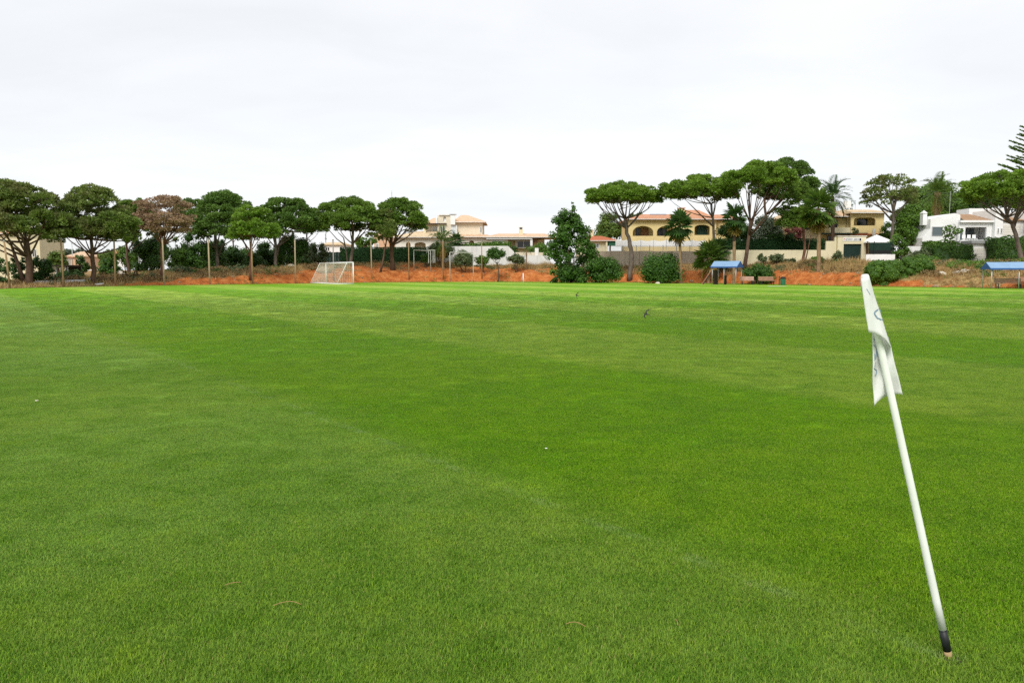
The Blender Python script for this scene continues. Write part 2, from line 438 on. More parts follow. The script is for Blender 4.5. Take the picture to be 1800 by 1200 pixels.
PINES = 'stone pines around the field'
def pine(label, base, Y, crown, trunk, mat='pine', seed=1, thick=.5, bark='bark', r=.28, cl=.78, per=185, nb=10, extra=(), droop=.55, fan=0, rim=(.5, 1.), group=PINES, cat='tree', name='stone_pine', flat=.62, dens=1., jag=.25, size=.3):
    rng = np.random.default_rng(seed); k = kpx(Y)
    B = at(*base, Y); bz = gnd(B.x, B.y); root = empty(name, (B.x, B.y, min(bz, B.z) - .15), label, cat, group)
    O = Vector(root.location)
    P = lambda u, v, d=0: at(u, v, Y + d) - O
    tp = [Vector((0, 0, 0))] + [P(u, v) for u, v in trunk]
    # resample the trunk with a slight sway
    tt = []
    for a_, b_ in zip(tp[:-1], tp[1:]):
        for i in range(3): tt.append(a_.lerp(b_, i/3) + Vector((rng.normal()*.04, rng.normal()*.04, 0)))
    tt.append(tp[-1]); m = len(tt)
    MB().tube(tt, [r*(1.25 if i == 0 else 1.0)*(1 - .45*i/(m-1)) for i in range(m)], 9, jit=.06, rng=rng).build('trunk', M[bark], root, True)
    for ex in extra:
        limb('branch', [P(u, v) for u, v in ex[:-1]] if isinstance(ex[-1], (int, float)) else [P(u, v) for u, v in ex],
             ex[-1] if isinstance(ex[-1], (int, float)) else r*.7, r*.13, M[bark], root)
    u0, u1, v0, v1 = crown
    cc = P((u0+u1)/2, v0); rx = (u1-u0)/2*k; ry = rx*.88; hz = (v1-v0)*k; zt = cc.z
    rm = cl*.6
    n = int(math.pi*rx*ry*(1.5 + 1.6*thick)*dens/(cl*cl*1.6)) + 14
    cs = []
    for i in range(n):
        a_ = rng.random()*2*math.pi; rho = math.sqrt(rng.random())
        if i < n*.3: rho = .86 + .14*rng.random()
        jx = 1 + jag*.5*math.sin(3*a_ + seed) * rho
        top = zt - rm*.6 - (hz - rm*1.1)*(1-thick*.8)*rho**2.0 - (0 if i % 5 < 2 else hz*thick*.95*rng.random()*(1 - .35*rho))
        if rho > .85: top = zt - rm - (hz - 2*rm)*(rim[0] + (rim[1]-rim[0])*rng.random())
        top += (rng.random()-.55)*jag*min(hz, 3)*.7
        if fan:
            rho *= 1 - fan*(1 - min(1, max(0, (top - zt + hz)/hz*1.6)))
        cs.append((cc.x + max(rx - rm, .3)*rho*math.cos(a_)*min(jx, 1.04), cc.y + (ry - rm)*rho*math.sin(a_), max(top, zt - hz + rm*.5)))
    cs = np.array(cs); rs = cl*(.5 + .8*rng.random(n))
    needle_crown('crown', rng, cs, rs, per, M[mat], size, flat, root)
    # limbs from the fork out to clumps
    tips = cs[rng.permutation(n)[:nb]]
    f = tt[-1]
    for i, q in enumerate(tips):
        q = Vector(q) - Vector((0, 0, .1)); s0 = f if i % 2 else tt[max(m-3, 1)]
        d = q - s0; hd = Vector((d.x, d.y, 0))
        p = curve(s0, q, hd*.10 - Vector((0, 0, .10))*hd.length*droop, 6)
        limb('branch', p, r*.36, r*.08, M[bark], root, 6)
        for j in range(2):
            q2 = Vector(cs[rng.integers(n)]); st = p[3 + j]
            if (q2 - st).length < rx*.8: limb('branch', curve(st, q2, (0, 0, -.1), 3), r*.17, r*.05, M[bark], root, 5)
    return root

def lobes(rng, cx, cy, cz, rx, ry, rz, n, r, bottom=-.6):
    cs = []
    while len(cs) < n:
        d = unit(rng, 1)[0]
        if d[2] < bottom: continue
        d = d/(np.sum(np.abs(d)**3.2)**(1/3.2)); q = (.3 + .7*rng.random()**.45)
        cs.append((cx + d[0]*max(rx - r*.8, .05)*q, cy + d[1]*max(ry - r*.8, .05)*q, cz + d[2]*max(rz - r*.7, .05)*q))
    return np.array(cs), r*(.6 + .6*rng.random(n))
def bush(name, label, cat, box, Y, mat='leaf', seed=1, group=None, n=22, r=None, per=150, size=.2, stems=4, core=.6, depth_=None, base=None, flat=.85, ytop=False, sink=.2, spires=None):
    spires = spires if spires is not None else 4
    rng = np.random.default_rng(seed); k = kpx(Y); u0, u1, v0, v1 = box
    B = at((u0+u1)/2, v1, Y); z0 = min(B.z, gnd(B.x, B.y)) - sink
    root = empty(name, (B.x, B.y, z0), label, cat, group)
    rx = (u1-u0)/2*k*1.08; hz = (v1-v0)*k*1.12; r = r or min(rx, hz)*.40; ry = depth_ or rx*.8
    zb = B.z - z0 - hz*.09
    cs, rs = lobes(rng, 0, 0, zb + hz*.5, rx, ry, hz*.5, n, r, -1.1)
    if ytop:                                      # narrower towards the top
        t = np.clip((cs[:, 2]-zb)/hz, 0, 1); cs[:, 0] *= 1.1 - .55*t**1.5; cs[:, 1] *= 1.1 - .55*t**1.5
    ex, er = [], []                               # sprigs that break the outline
    for i in range(spires):
        c_ = cs[rng.integers(n)]; d = np.array([rng.normal()*.5, rng.normal()*.4, .6 + rng.random()]); d /= np.linalg.norm(d); l = r*(.5 + (1.4 if spires > 10 else .6)*rng.random())
        for q in (.5, .75, 1.0): ex.append(c_ + d*l*q*1.15); er.append(r*(.55 - .33*q))
    if ex: cs = np.concatenate([cs, np.array(ex)]); rs = np.concatenate([rs, np.array(er)])
    leaf_crown('foliage', rng, cs, rs, per, M[mat], size, flat, root, core)
    for i in range(stems):
        a_ = rng.random()*6.28; q = Vector(cs[rng.integers(n)])
        limb('stem', curve((.25*math.cos(a_), .25*math.sin(a_), 0), q, (0, 0, .1), 4), .07, .025, M['bark'], root, 5)
    return root
def tree(name, label, base, Y, crown, mat='leaf_mid', seed=1, group=None, n=26, r=None, per=150, size=.24, tr=.16, bark='bark', core=0, ytop=False, nb=7, flat=.85, fork=None, needles=False):
    rng = np.random.default_rng(seed); k = kpx(Y); u0, u1, v0, v1 = crown
    B = at(*base, Y); z0 = min(B.z, gnd(B.x, B.y)) - .15
    root = empty(name, (B.x, B.y, z0), label, 'tree', group); O = Vector(root.location)
    cc = at((u0+u1)/2, (v0+v1)/2, Y) - O; rx = (u1-u0)/2*k; rz = (v1-v0)/2*k; r = r or min(rx, rz)*.42
    cs, rs = lobes(rng, cc.x, cc.y, cc.z, rx, rx*.85, rz, n, r, -.9)
    if ytop:
        t = np.clip((cs[:, 2]-cc.z+rz)/(2*rz), 0, 1); cs[:, 0] = cc.x + (cs[:, 0]-cc.x)*(1.2-.85*t); cs[:, 1] *= 1.2 - .85*t
    F = at(*fork, Y) - O if fork else Vector((cc.x, cc.y, cc.z - rz*.7))
    p = curve((0, 0, 0), F, (rng.normal()*.1, 0, 0), 5)
    MB().tube(p, [tr*(1.2 - .1*i) for i in range(6)], 8, jit=.06, rng=rng).build('trunk', M[bark], root, True)
    for i in range(nb):
        q = Vector(cs[rng.integers(n)]); d = q - F
        limb('branch', curve(F, q, (d.x*.1, d.y*.1, -.08*d.length), 4), tr*.5, tr*.12, M[bark], root, 6)
    (needle_crown if needles else leaf_crown)('crown', rng, cs, rs, per, M[mat], size, flat, root, **({} if needles else {'core': core}))
    return root
def hedge(label, u0, u1, v0, v1, Y, thick=1.1, mat='hedge', seed=1, rot=0, lump=.12, Y1=None):
    """clipped hedge from pixel u0 (depth Y) to u1 (depth Y1)"""
    rng = np.random.default_rng(seed); Y1 = Y1 or Y
    A, B = at(u0, v1, Y), at(u1, v1, Y1); zt = at((u0+u1)/2, v0, (Y+Y1)/2).z
    z0 = min(A.z, B.z, gnd(A.x, A.y), gnd(B.x, B.y)) - .3
    ln = math.hypot(B.x-A.x, B.y-A.y); ang = math.atan2(B.y-A.y, B.x-A.x)
    root = empty('hedge', (A.x, A.y, z0), label, 'hedge', None, ang); h = zt - z0
    def face(n, o, du, dv, nor):
        q = o + rng.random((n, 1))*du + rng.random((n, 1))*dv; return q, np.tile(nor, (n, 1))
    D = 130
    a_ = [face(int(D*ln*h), np.array([0, 0, 0.]), np.array([ln, 0, 0]), np.array([0, 0, h]), np.array([0, -1., 0])),
          face(int(D*ln*thick), np.array([0, 0, h]), np.array([ln, 0, 0]), np.array([0, thick, 0]), np.array([0, 0, 1.])),
          face(int(D*h*thick), np.array([0, 0, 0.]), np.array([0, thick, 0]), np.array([0, 0, h]), np.array([-1., 0, 0])),
          face(int(D*h*thick), np.array([ln, 0, 0.]), np.array([0, thick, 0]), np.array([0, 0, h]), np.array([1., 0, 0]))]
    cen = np.concatenate([x[0] for x in a_]); nor = np.concatenate([x[1] for x in a_]); n = len(cen)
    bump = np.array([noise.noise(Vector((c_[0]*.9, c_[1]*.9, c_[2]*.9 + seed))) for c_ in cen])
    cen = cen + nor*(bump*lump + rng.random(n)*.1)[:, None]
    nr = nor + .7*unit(rng, n); ax = np.cross(nr, unit(rng, n)); s = .17*(.7 + .7*rng.random(n))
    i_ = .1; cv = np.array([(x, y, z) for z in (0, h-i_) for x, y in ((i_, i_), (ln-i_, i_), (ln-i_, thick-i_), (i_, thick-i_))])
    cf = np.array([(0,1,5),(0,5,4),(1,2,6),(1,6,5),(2,3,7),(2,7,6),(3,0,4),(3,4,7),(4,5,6),(4,6,7)])
    link('foliage', leaf_mesh('foliage', cen, ax, nr, s, s*.6, rng.random(n), M[mat], (cv, cf)), parent=root)
    return root

# ---- palms
def fan_mesh(name, mat, n=13, pet=.5, blade=.62, seed=1):
    rng = np.random.default_rng(seed); v, f, rd = [], [], []
    def quad(a, b, c_, d, q): 
        i = len(v); v.extend([a, b, c_, d]); f.append((i, i+1, i+2, i+3)); rd.extend([q]*4)
    quad((0, -.02, 0), (pet, -.012, .03), (pet, .012, .03), (0, .02, 0), .8)
    for i in range(n):
        a = R(-115 + 230*i/(n-1)); l = blade*(1 - .18*abs(a)/2)*(.9 + .2*rng.random()); w_ = .055*blade/.62
        ca, sa = math.cos(a), math.sin(a); o = np.array((pet, 0, .03))
        mid = o + np.array((ca*l*.6, sa*l*.6, -.02)); tip = o + np.array((ca*l, sa*l, -.2*l))
        pr = np.array((-sa*w_, ca*w_, .015))
        k = rng.random()
        quad(tuple(o), tuple(mid + pr), tuple(tip), tuple(mid - pr - np.array((0, 0, .03))), k)
    me = bpy.data.meshes.new(name); me.from_pydata(v, [], f); a_ = me.attributes.new('rnd', 'FLOAT', 'POINT'); a_.data.foreach_set('value', rd)
    me.materials.append(mat); return me
def feather_mesh(name, mat, L_=1.0, n=20, arch=.45, seed=1):
    rng = np.random.default_rng(seed); v, f, rd = [], [], []
    P = lambda t: np.array((L_*(t - .12*t*t), 0, L_*(arch*t - (arch+.25)*t**2.3)))
    for i in range(8):
        a, b = P(i/8), P((i+1)/8); w_ = .012*(1 - i/9); j = len(v)
        v += [tuple(a - (0, w_, 0)), tuple(b - (0, w_, 0)), tuple(b + (0, w_, 0)), tuple(a + (0, w_, 0))]; f.append((j, j+1, j+2, j+3)); rd += [.9]*4
    for i in range(n):
        t = .15 + .85*i/(n-1); p = P(t); l = L_*.26*(math.sin(math.pi*min(1, t*.9 + .1))**.6 + .15)
        for sgn in (-1, 1):
            tip = p + np.array((l*.62, sgn*l*.75, l*(.18 - .3*rng.random()))); j = len(v); w_ = L_*.016; q = rng.random()
            m_ = (p + tip)/2
            v += [tuple(p), tuple(m_ + (w_, 0, .005)), tuple(tip), tuple(m_ - (w_, 0, .005))]; f.append((j, j+1, j+2, j+3)); rd += [q]*4
    me = bpy.data.meshes.new(name); me.from_pydata(v, [], f); a_ = me.attributes.new('rnd', 'FLOAT', 'POINT'); a_.data.foreach_set('value', rd)
    me.materials.append(mat); return me
FAN = {m: [fan_mesh('frond', M[m], seed=s) for s in (1, 2)] for m in ('palm', 'palm_dark', 'palm_dry')}
FEA = {m: [feather_mesh('frond', M[m], seed=s) for s in (1, 2)] for m in ('palm', 'palm_dark', 'palm_dry')}
def palm(name, label, base, Y, hub, rad, meshes, mat, seed, nf=34, dry=6, tr=.16, low=-50, high=80, bark='palm_bark', group=None, base_swell=1.5, dark_top=False):
    rng = np.random.default_rng(seed); k = kpx(Y); B = at(*base, Y); z0 = min(B.z, gnd(B.x, B.y)) - .1
    root = empty(name, (B.x, B.y, z0), label, 'palm', group); H = at(*hub, Y) - Vector(root.location)
    if H.length > .6:
        p = curve((0, 0, 0), H, (rng.normal()*.06, 0, 0), 14)
        MB().tube(p, [tr*(base_swell if i == 0 else 1 + .07*(i % 2)) for i in range(15)], 10, jit=.08, rng=rng).build('trunk', M[bark], root, False)
        if dark_top:
            q = [p[i] for i in (9, 11, 13, 14)]
            MB().tube(q, [tr*1.08, tr*1.2, tr*1.35, tr*1.2], 10, jit=.1, rng=rng).build('leaf_base_sheath', M['palm_bark_dark'], root)
    s = rad*k/1.06
    for i in range(nf + dry):
        isd = i >= nf; me = meshes['palm_dry' if isd else mat][i % 2]
        o = bpy.data.objects.new('frond', me); C.objects.link(o); o.parent = root
        t = (i + .5)/nf; pitch = high + (low - high)*t**.8 if not isd else low - 22 - 12*rng.random()
        o.rotation_euler = (rng.normal()*.25, -R(pitch + rng.normal()*7), i*2.39996 + rng.normal()*.2)
        o.location = H + Vector((0, 0, -.15*s*t)); q = s*(.82 + .25*rng.random()); o.scale = (q, q, q)
    return root

# ------------------------------------------------------------------ houses
class House:
    """facade square to the view axis; u, v in reference pixels, d in metres behind the facade"""
    def __init__(s, name, label, cat, u0, v0, Y, group=None, sink=1.6):
        s.Y, s.u0, s.v0, s.k, s.sink = Y, u0, v0, kpx(Y), sink
        s.root = empty(name, at(u0, v0, Y), label, cat, group)
    def x(s, u): return (u - s.u0)*s.k
    def z(s, v): return (s.v0 - v)*s.k
    def box(s, name, u0, u1, v0, v1, d0, d1, mat, parent=None):
        return MB().box(s.x(u0), s.x(u1), d0, d1, s.z(v1), s.z(v0)).build(name, M[mat], parent or s.root)
    def panel(s, name, outline, holes, d0, d1, mat, parent=None):
        q = lambda l: [(s.x(u), s.z(v)) for u, v in l]
        return MB().panel(q(outline), [q(h) for h in holes], d0, d1).build(name, M[mat], parent or s.root)
    def rect(s, u0, u1, v0, v1): return [(u0, v1), (u1, v1), (u1, v0), (u0, v0)]
    def arch(s, u0, u1, v0, v1, rise, n=12):
        """opening with an elliptical head: springs at v0+rise"""
        c_ = (u0+u1)/2; a = (u1-u0)/2
        return [(u0, v1), (u1, v1)] + [(c_ + a*math.cos(math.pi*i/n), v0 + rise - rise*math.sin(math.pi*i/n)) for i in range(n+1)]
    def roof(s, name, e0, e1, ve, r0, r1, vr, d0, d1, mat, th=.16, parent=None, dr=None):
        x0, x1, ze = s.x(e0), s.x(e1), s.z(ve); dm = dr if dr is not None else (d0+d1)/2; zr = s.z(vr)
        zr += max(0, (zr + s.root.location.z - EYE))*dm/s.Y      # the ridge stands farther off
        vs = [(x0,d0,ze),(x1,d0,ze),(x1,d1,ze),(x0,d1,ze),(x0,d0,ze+th),(x1,d0,ze+th),(x1,d1,ze+th),(x0,d1,ze+th),(s.x(r0),dm,zr),(s.x(r1),dm,zr)]
        fs = [(3,2,1,0),(0,1,5,4),(1,2,6,5),(2,3,7,6),(3,0,4,7),(4,5,9,8),(6,7,8,9),(5,6,9),(7,4,8)]
        if s.k < .1: MB().box(x0 + .02, x1 - .02, d0 - .1, d0 - .005, ze + .01, ze + .1).build('gutter', M['white_frame'], parent or s.root)
        return MB().add(vs, fs).build(name, M[mat], parent or s.root)
    def window(s, u0, u1, v0, v1, d, frame='white_frame', pane='glass', fw=1.0, mull=1, name='window', sill=True):
        w_ = fw*s.k; x0, x1, z0, z1 = s.x(u0), s.x(u1), s.z(v1), s.z(v0)
        m = MB().box(x0, x1, d-.06, d-.004, z1-w_, z1).box(x0, x1, d-.06, d-.004, z0, z0+w_).box(x0, x0+w_, d-.06, d-.004, z0+w_, z1-w_).box(x1-w_, x1, d-.06, d-.004, z0+w_, z1-w_)
        for i in range(1, mull+1):
            xm = x0 + (x1-x0)*i/(mull+1); m.box(xm-w_*.4, xm+w_*.4, d-.055, d-.004, z0+w_, z1-w_)
        f = m.build(name, M[frame], s.root)
        for i in range(mull+1):
            a = x0 + (x1-x0)*i/(mull+1) + w_*.6; b = x0 + (x1-x0)*(i+1)/(mull+1) - w_*.6
            MB().box(a, b, d-.025, d-.006, z0+w_*.7, z1-w_*.7).build('pane', M[pane], f)
        return f
# ------------------------------------------------------------------ house materials
M['wall_yellow'] = plaster('yellow_render', (.76, .61, .30), .2); M['wall_cream'] = plaster('cream_render', (.72, .655, .45), .25); M['wall_beige'] = plaster('beige_render', (.74, .66, .52), .25)
M['wall_white'] = plaster('white_render', (.86, .86, .85), .05); M['wall_offwhite'] = plaster('offwhite_render', (.78, .75, .68), .3); M['wall_dirty'] = plaster('stained_white_render', (.74, .74, .72), .6)
M['wall_peach'] = plaster('peach_render', (.66, .43, .28), .25); M['block'] = plaster('grey_block', (.56, .48, .38), .4)
M['tile'] = tilemat('terracotta_tiles', (.62, .31, .18)); M['tile_pale'] = tilemat('sun_bleached_tiles', (.76, .53, .35)); M['tile_red'] = tilemat('red_tiles', (.52, .16, .075)); M['tile_tan'] = tilemat('tan_tiles', (.42, .26, .15)); M['tile_cream'] = tilemat('cream_tiles', (.72, .56, .36))
M['white_frame'] = plain('white_paint', (.78, .78, .76), .5); M['dark_frame'] = plain('dark_paint', (.03, .03, .03), .5); M['grey_paint'] = plain('grey_paint', (.36, .37, .37), .6)
g = G('dark_glass', .08, .5); g.col((.012, .014, .016)); M['glass'] = g.m
g = G('grey_glass', .12, .5); g.col((.10, .13, .14)); M['glass_grey'] = g.m
M['pale_blind'] = plain('pale_blind', (.62, .66, .68), .6); M['shutter_green'] = plain('green_shutter', (.035, .095, .07), .5, var=.3, scale=6)
M['gate_green'] = plain('dark_green_gate', (.010, .030, .024), .5); M['mesh_green'] = plain('dark_green_netting', (.010, .035, .024), .8, var=.4)
M['awning'] = plain('green_awning', (.02, .10, .06), .7); M['wood'] = plain('brown_wood', (.24, .12, .06), .7, var=.4, scale=5); M['wood_dark'] = plain('dark_wood', (.05, .035, .025), .8)
M['white_cloth'] = plain('white_canvas', (.86, .86, .86), .8, var=.04); M['solar'] = plain('solar_glass', (.10, .13, .18), .15, .6)
M['concrete'] = plain('concrete', (.40, .38, .34), .9, bump=.2); M['slab_grey'] = plain('grey_slab', (.28, .29, .28), .8)
M['pole_wood'] = plain('weathered_pole', (.33, .22, .12), .9, var=.35, scale=1.2); M['pole_pale'] = plain('pale_pole', (.42, .33, .22), .9, var=.3, scale=1.2); M['pole_grey'] = plain('grey_pole', (.30, .28, .25), .9, var=.3)
M['metal'] = plain('galvanised_metal', (.48, .50, .50), .4, .5, metal=.6); M['alu'] = plain('bright_aluminium', (.62, .66, .72), .4, .5, metal=.5)
M['white_metal'] = plain('white_metal', (.82, .82, .81), .4, .4, var=.06); M['rust_white'] = plain('old_white_metal', (.52, .52, .49), .6, var=.3)
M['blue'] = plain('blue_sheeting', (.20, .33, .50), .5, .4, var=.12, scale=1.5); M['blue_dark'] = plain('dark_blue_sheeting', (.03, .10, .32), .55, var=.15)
M['bench'] = plain('faded_red_wood', (.50, .31, .24), .7, var=.2, scale=6); M['bench_dull'] = plain('dull_red_wood', (.36, .20, .13), .8, var=.25, scale=6)
M['bin'] = plain('green_plastic', (.03, .16, .09), .5); M['black'] = plain('black_plastic', (.012, .012, .012), .6)
M['stone'] = plain('pale_stone', (.58, .53, .44), .9, bump=.4); M['rock'] = plain('brown_stone', (.30, .22, .14), .95, bump=.5)
M['pink'] = leafmat('pink_blossom', (.26, .07, .06), (.55, .22, .20), .2); M['oleander'] = leafmat('white_blossom_leaves', (.04, .09, .03), (.62, .66, .55), .2, var2=(.06, .11, .03)); M['purple'] = leafmat('purple_blossom', (.10, .02, .09), (.26, .08, .22), .2)

# ------------------------------------------------------------------ left: yellow house, small houses between the pines
h = House('house', 'tall cream house with an orange roof edge behind the big leftmost pine', 'house', 20, 480, 104)
h.panel('wall', [(-30, 492), (44, 492), (44, 409), (28, 409), (-30, 404)], [], 0, 7, 'wall_cream')
h.box('wall', 44.3, 66, 420, 492, .8, 6.5, 'wall_cream')
h.roof('roof', -36, 36, 412, -20, 10, 400, -.4, 7.3, 'tile')
h.window(52, 60, 438, 452, .8)
h.box('chimney', 24, 29, 392, 402, 3, 4, 'wall_cream')
h = House('house', 'small low house with a peach hipped roof seen between the pines', 'house', 133, 470, 150)
h.box('wall', 118, 149, 452, 474, 0, 7, 'wall_peach'); h.roof('roof', 116, 151, 452, 126, 142, 442.5, -.4, 7.4, 'tile_pale'); h.window(138, 144, 455, 463, 0)
h = House('house', 'far white cottage with an orange roof right of the forked pine', 'house', 200, 465, 165)
h.box('wall', 186, 220, 450, 470, 0, 6, 'wall_white'); h.roof('roof', 190, 205, 450, 193, 203, 440, -.4, 4, 'tile'); h.box('chimney', 208, 212, 437, 450, 2, 3, 'wall_white'); h.window(196, 202, 453, 460, 0)
h = House('shed', 'dark low shed with white posts behind the second wooden pole', 'shed', 107, 485, 84)
h.box('roof', 92, 124, 466, 469, -.3, 2.6, 'wood_dark'); h.box('back_wall', 96, 122, 469, 488, 2.2, 2.35, 'wood_dark')
for u in (97.5, 107, 118): h.box('post', u, u + 2.2, 469, 489, 0, .14, 'white_frame')
h = House('house', 'orange roofed bungalow at the left beyond the leaning pine trunk', 'house', 80, 470, 140)
h.box('wall', 68, 92, 453, 475, 0, 6, 'wall_offwhite'); h.roof('roof', 66, 94, 453, 72, 88, 446, -.4, 6.4, 'tile')
h = House('house', 'low white house behind the goal with two dark windows', 'house', 590, 450, 160)
h.box('wall', 566, 607, 431, 460, 0, 6, 'wall_white'); h.roof('roof', 564, 609, 431, 572, 600, 426, -.4, 6.4, 'tile_cream'); h.window(572, 580, 434, 441, 0); h.window(597, 602, 433, 441, 0, mull=0)
h = House('house', 'peach gabled house between two pine trunks', 'house', 672, 445, 150)
h.panel('wall', [(658, 455), (690, 455), (690, 414), (658, 414)], [], 0, 8, 'wall_peach'); h.roof('roof', 656, 692, 414, 664, 684, 408, -.4, 8.4, 'tile_pale'); h.window(670, 674, 418, 423, 0, mull=0); h.window(661, 666, 428, 436, 0)

# ------------------------------------------------------------------ big beige villa
h = House('villa', 'two storey beige villa with a hipped orange roof and square stair tower', 'villa', 780, 450, 132)
h.box('wall', 797, 848, 392, 432, 0, 9, 'wall_beige'); h.box('wall', 747, 796.7, 395, 432, .6, 8.5, 'wall_beige')
h.roof('roof', 795, 854, 392, 808, 820, 379, -.6, 9.6, 'tile_pale'); h.roof('roof', 744, 790, 394.5, 758, 778, 384, .0, 9, 'tile_pale', .1)
h.box('eave_beam', 745, 786, 393.6, 395, -.9, 0, 'wood_dark')
t = h.panel('stair_tower', h.rect(770, 797, 380, 418), [h.arch(780, 785, 382, 391, 3)], -.5, -.2, 'wall_beige'); h.box('stair_tower', 770, 797, 380.5, 418, -.19, 2.6, 'wall_white')
h.box('tower_cap', 773, 791, 378.4, 379.9, -.7, 2.8, 'wall_offwhite'); h.box('pillar', 767, 769.8, 384, 394, -.6, .2, 'wall_white'); h.box('chimney', 793, 801, 379, 396, -.9, -.52, 'wall_white'); h.box('chimney_cap', 791.5, 803, 377.8, 378.9, -1.0, -.2, 'grey_paint')
h.window(760, 773, 398, 409, .6, pane='pale_blind'); h.window(793, 804, 397, 412, -.52, pane='pale_blind', mull=0); h.window(843.5, 847.5, 399, 410, 0, mull=0, pane='glass_grey'); h.window(775, 783, 399, 410, -.5, pane='glass_grey')
h.panel('wall', h.rect(700, 776, 420, 455), [h.arch(718, 726, 427, 455, 4), h.arch(733, 752, 427, 455, 4)], -3, -2.8, 'wall_offwhite'); h.box('wall', 702, 775, 419.5, 455, -1.6, 0, 'wall_beige')
h.roof('roof', 697, 780, 419.5, 735, 775, 407, -3.6, 3.2, 'tile_cream', .22, dr=.4); h.roof('roof', 798, 864, 419, 806, 856, 412.5, -3.6, .6, 'tile_pale', .22, dr=-.05)
h.panel('wall', h.rect(800, 862, 419.5, 455), [h.arch(826, 835, 424, 455, 4)], -3, -2.8, 'wall_offwhite'); h.box('wall', 802, 860, 419.6, 455, -1.5, 0, 'wall_beige')
h.box('gable_stub', 746, 750, 399, 412, -.9, -.3, 'wall_cream')

# ------------------------------------------------------------------ bungalow
h = House('bungalow', 'low beige bungalow with a long shallow tile roof and white sliding doors', 'bungalow', 905, 450, 124)
h.box('wall', 852, 893, 420, 455, 0, 8, 'wall_beige'); h.box('wall', 893.2, 958, 420, 455, 2.2, 8, 'wall_cream')
h.roof('roof', 850, 980, 418, 876, 958, 411, -.5, 8.5, 'tile_pale', .1); h.box('fascia', 855, 935, 418.4, 421, -.42, -.25, 'wall_white')
h.window(864, 885, 423, 432, 0, fw=1.3); h.window(908, 933, 422.5, 436, 1.4, fw=1.5); h.box('wall', 905, 935, 421, 436.5, 1.44, 2.1, 'wall_cream')
h.box('column', 932, 936, 417.5, 450, -.3, .1, 'wall_white'); h.box('timber_screen', 936.3, 945, 419, 450, .3, .5, 'wood'); h.box('porch_beam', 937, 975, 416.6, 418.4, -.4, .2, 'wood_dark')
h.box('chimney', 912.5, 919.5, 402, 416, 2.6, 3.4, 'wall_cream'); h.box('chimney_neck', 913.5, 918.5, 399, 401.8, 2.7, 3.3, 'wood_dark'); h.box('chimney_cap', 911.5, 920.5, 396.2, 398.8, 2.5, 3.5, 'wall_white')

# ------------------------------------------------------------------ small red roof house
h = House('cottage', 'small cream cottage with a bright red hipped roof and green awning', 'cottage', 1050, 445, 126)
h.box('wall', 1018, 1068, 424, 455, 0, 6, 'wall_cream'); h.roof('roof', 1014, 1088, 424, 1042, 1060, 415, -.6, 6.6, 'tile_red', .1); h.window(1043, 1053, 428, 436, 0, pane='glass_grey')
h.box('post', 1064, 1067, 425, 452, -.5, -.25, 'wall_cream'); h.box('awning', 1069, 1083, 425, 432, -.4, 1.6, 'awning'); h.box('chimney', 1038, 1046, 404, 420, 2.6, 3.4, 'wall_cream'); h.box('chimney_cap', 1037, 1047, 402.4, 403.8, 2.5, 3.5, 'wall_offwhite')

# ------------------------------------------------------------------ yellow villa with arches
h = House('villa', 'yellow villa with wide dark arches and terracotta roof behind the umbrella pine', 'villa', 1182, 440, 120)
h.panel('facade', [(1105, 455), (1258, 455), (1258, 387), (1105, 387)], [h.arch(1112, 1148, 397.5, 415, 11), h.arch(1154, 1188, 397.5, 415, 11), h.arch(1220, 1247, 395.5, 413.5, 5)], 0, .35, 'wall_yellow')
h.box('porch_wall', 1106, 1257, 388, 455, 2.0, 8.5, 'wall_yellow'); h.box('end_wall', 1105.2, 1107, 388, 455, .36, 1.98, 'wall_yellow'); h.box('end_wall', 1255, 1257.6, 388, 455, .36, 1.98, 'wall_yellow'); h.box('porch_floor', 1107.5, 1254.5, 415.5, 417, .36, 1.98, 'wall_cream')
h.box('porch_ceiling', 1107.5, 1254.5, 391.5, 393, .36, 1.98, 'wood')
h.roof('roof', 1101, 1262, 387, 1136, 1215, 377.5, -.6, 8.8, 'tile', .15); h.roof('roof', 1194, 1262, 383, 1212, 1240, 370, 2.2, 8, 'tile', .15)
h.window(1121, 1129, 400, 415.4, 2.0, frame='dark_frame'); h.window(1160, 1176, 400, 415.4, 2.0, frame='dark_frame'); h.box('brick_screen', 1130, 1143, 401, 415.4, 1.7, 1.95, 'wood'); h.box('shutter', 1228.5, 1246, 397, 413.3, 1.5, 1.7, 'shutter_green')
h.box('chimney', 1204, 1212, 364, 384, 4, 5, 'wall_yellow'); h.box('chimney_cap', 1202.5, 1213.5, 362.4, 363.8, 3.9, 5.1, 'tile')
for i in range(3):
    x0, x1 = h.x(1149 + 10*i), h.x(1158.4 + 10*i)
    MB().add([(x0, 2.6, h.z(382)), (x1, 2.6, h.z(382)), (x1, 3.7, h.z(374)), (x0, 3.7, h.z(374)), (x0, 2.7, h.z(383)), (x1, 2.7, h.z(383)), (x1, 3.8, h.z(375)), (x0, 3.8, h.z(375))], [(0,1,2,3),(7,6,5,4),(0,4,5,1),(1,5,6,2),(2,6,7,3),(3,7,4,0)]).build('solar_panel', M['solar'], h.root)
h.box('wall', 1260, 1302, 388, 455, 1, 8, 'wall_yellow'); h.roof('roof', 1256, 1306, 386, 1268, 1294, 378, .4, 8.6, 'tile', .15); h.window(1268, 1276, 396, 408, 1.0, frame='dark_frame')
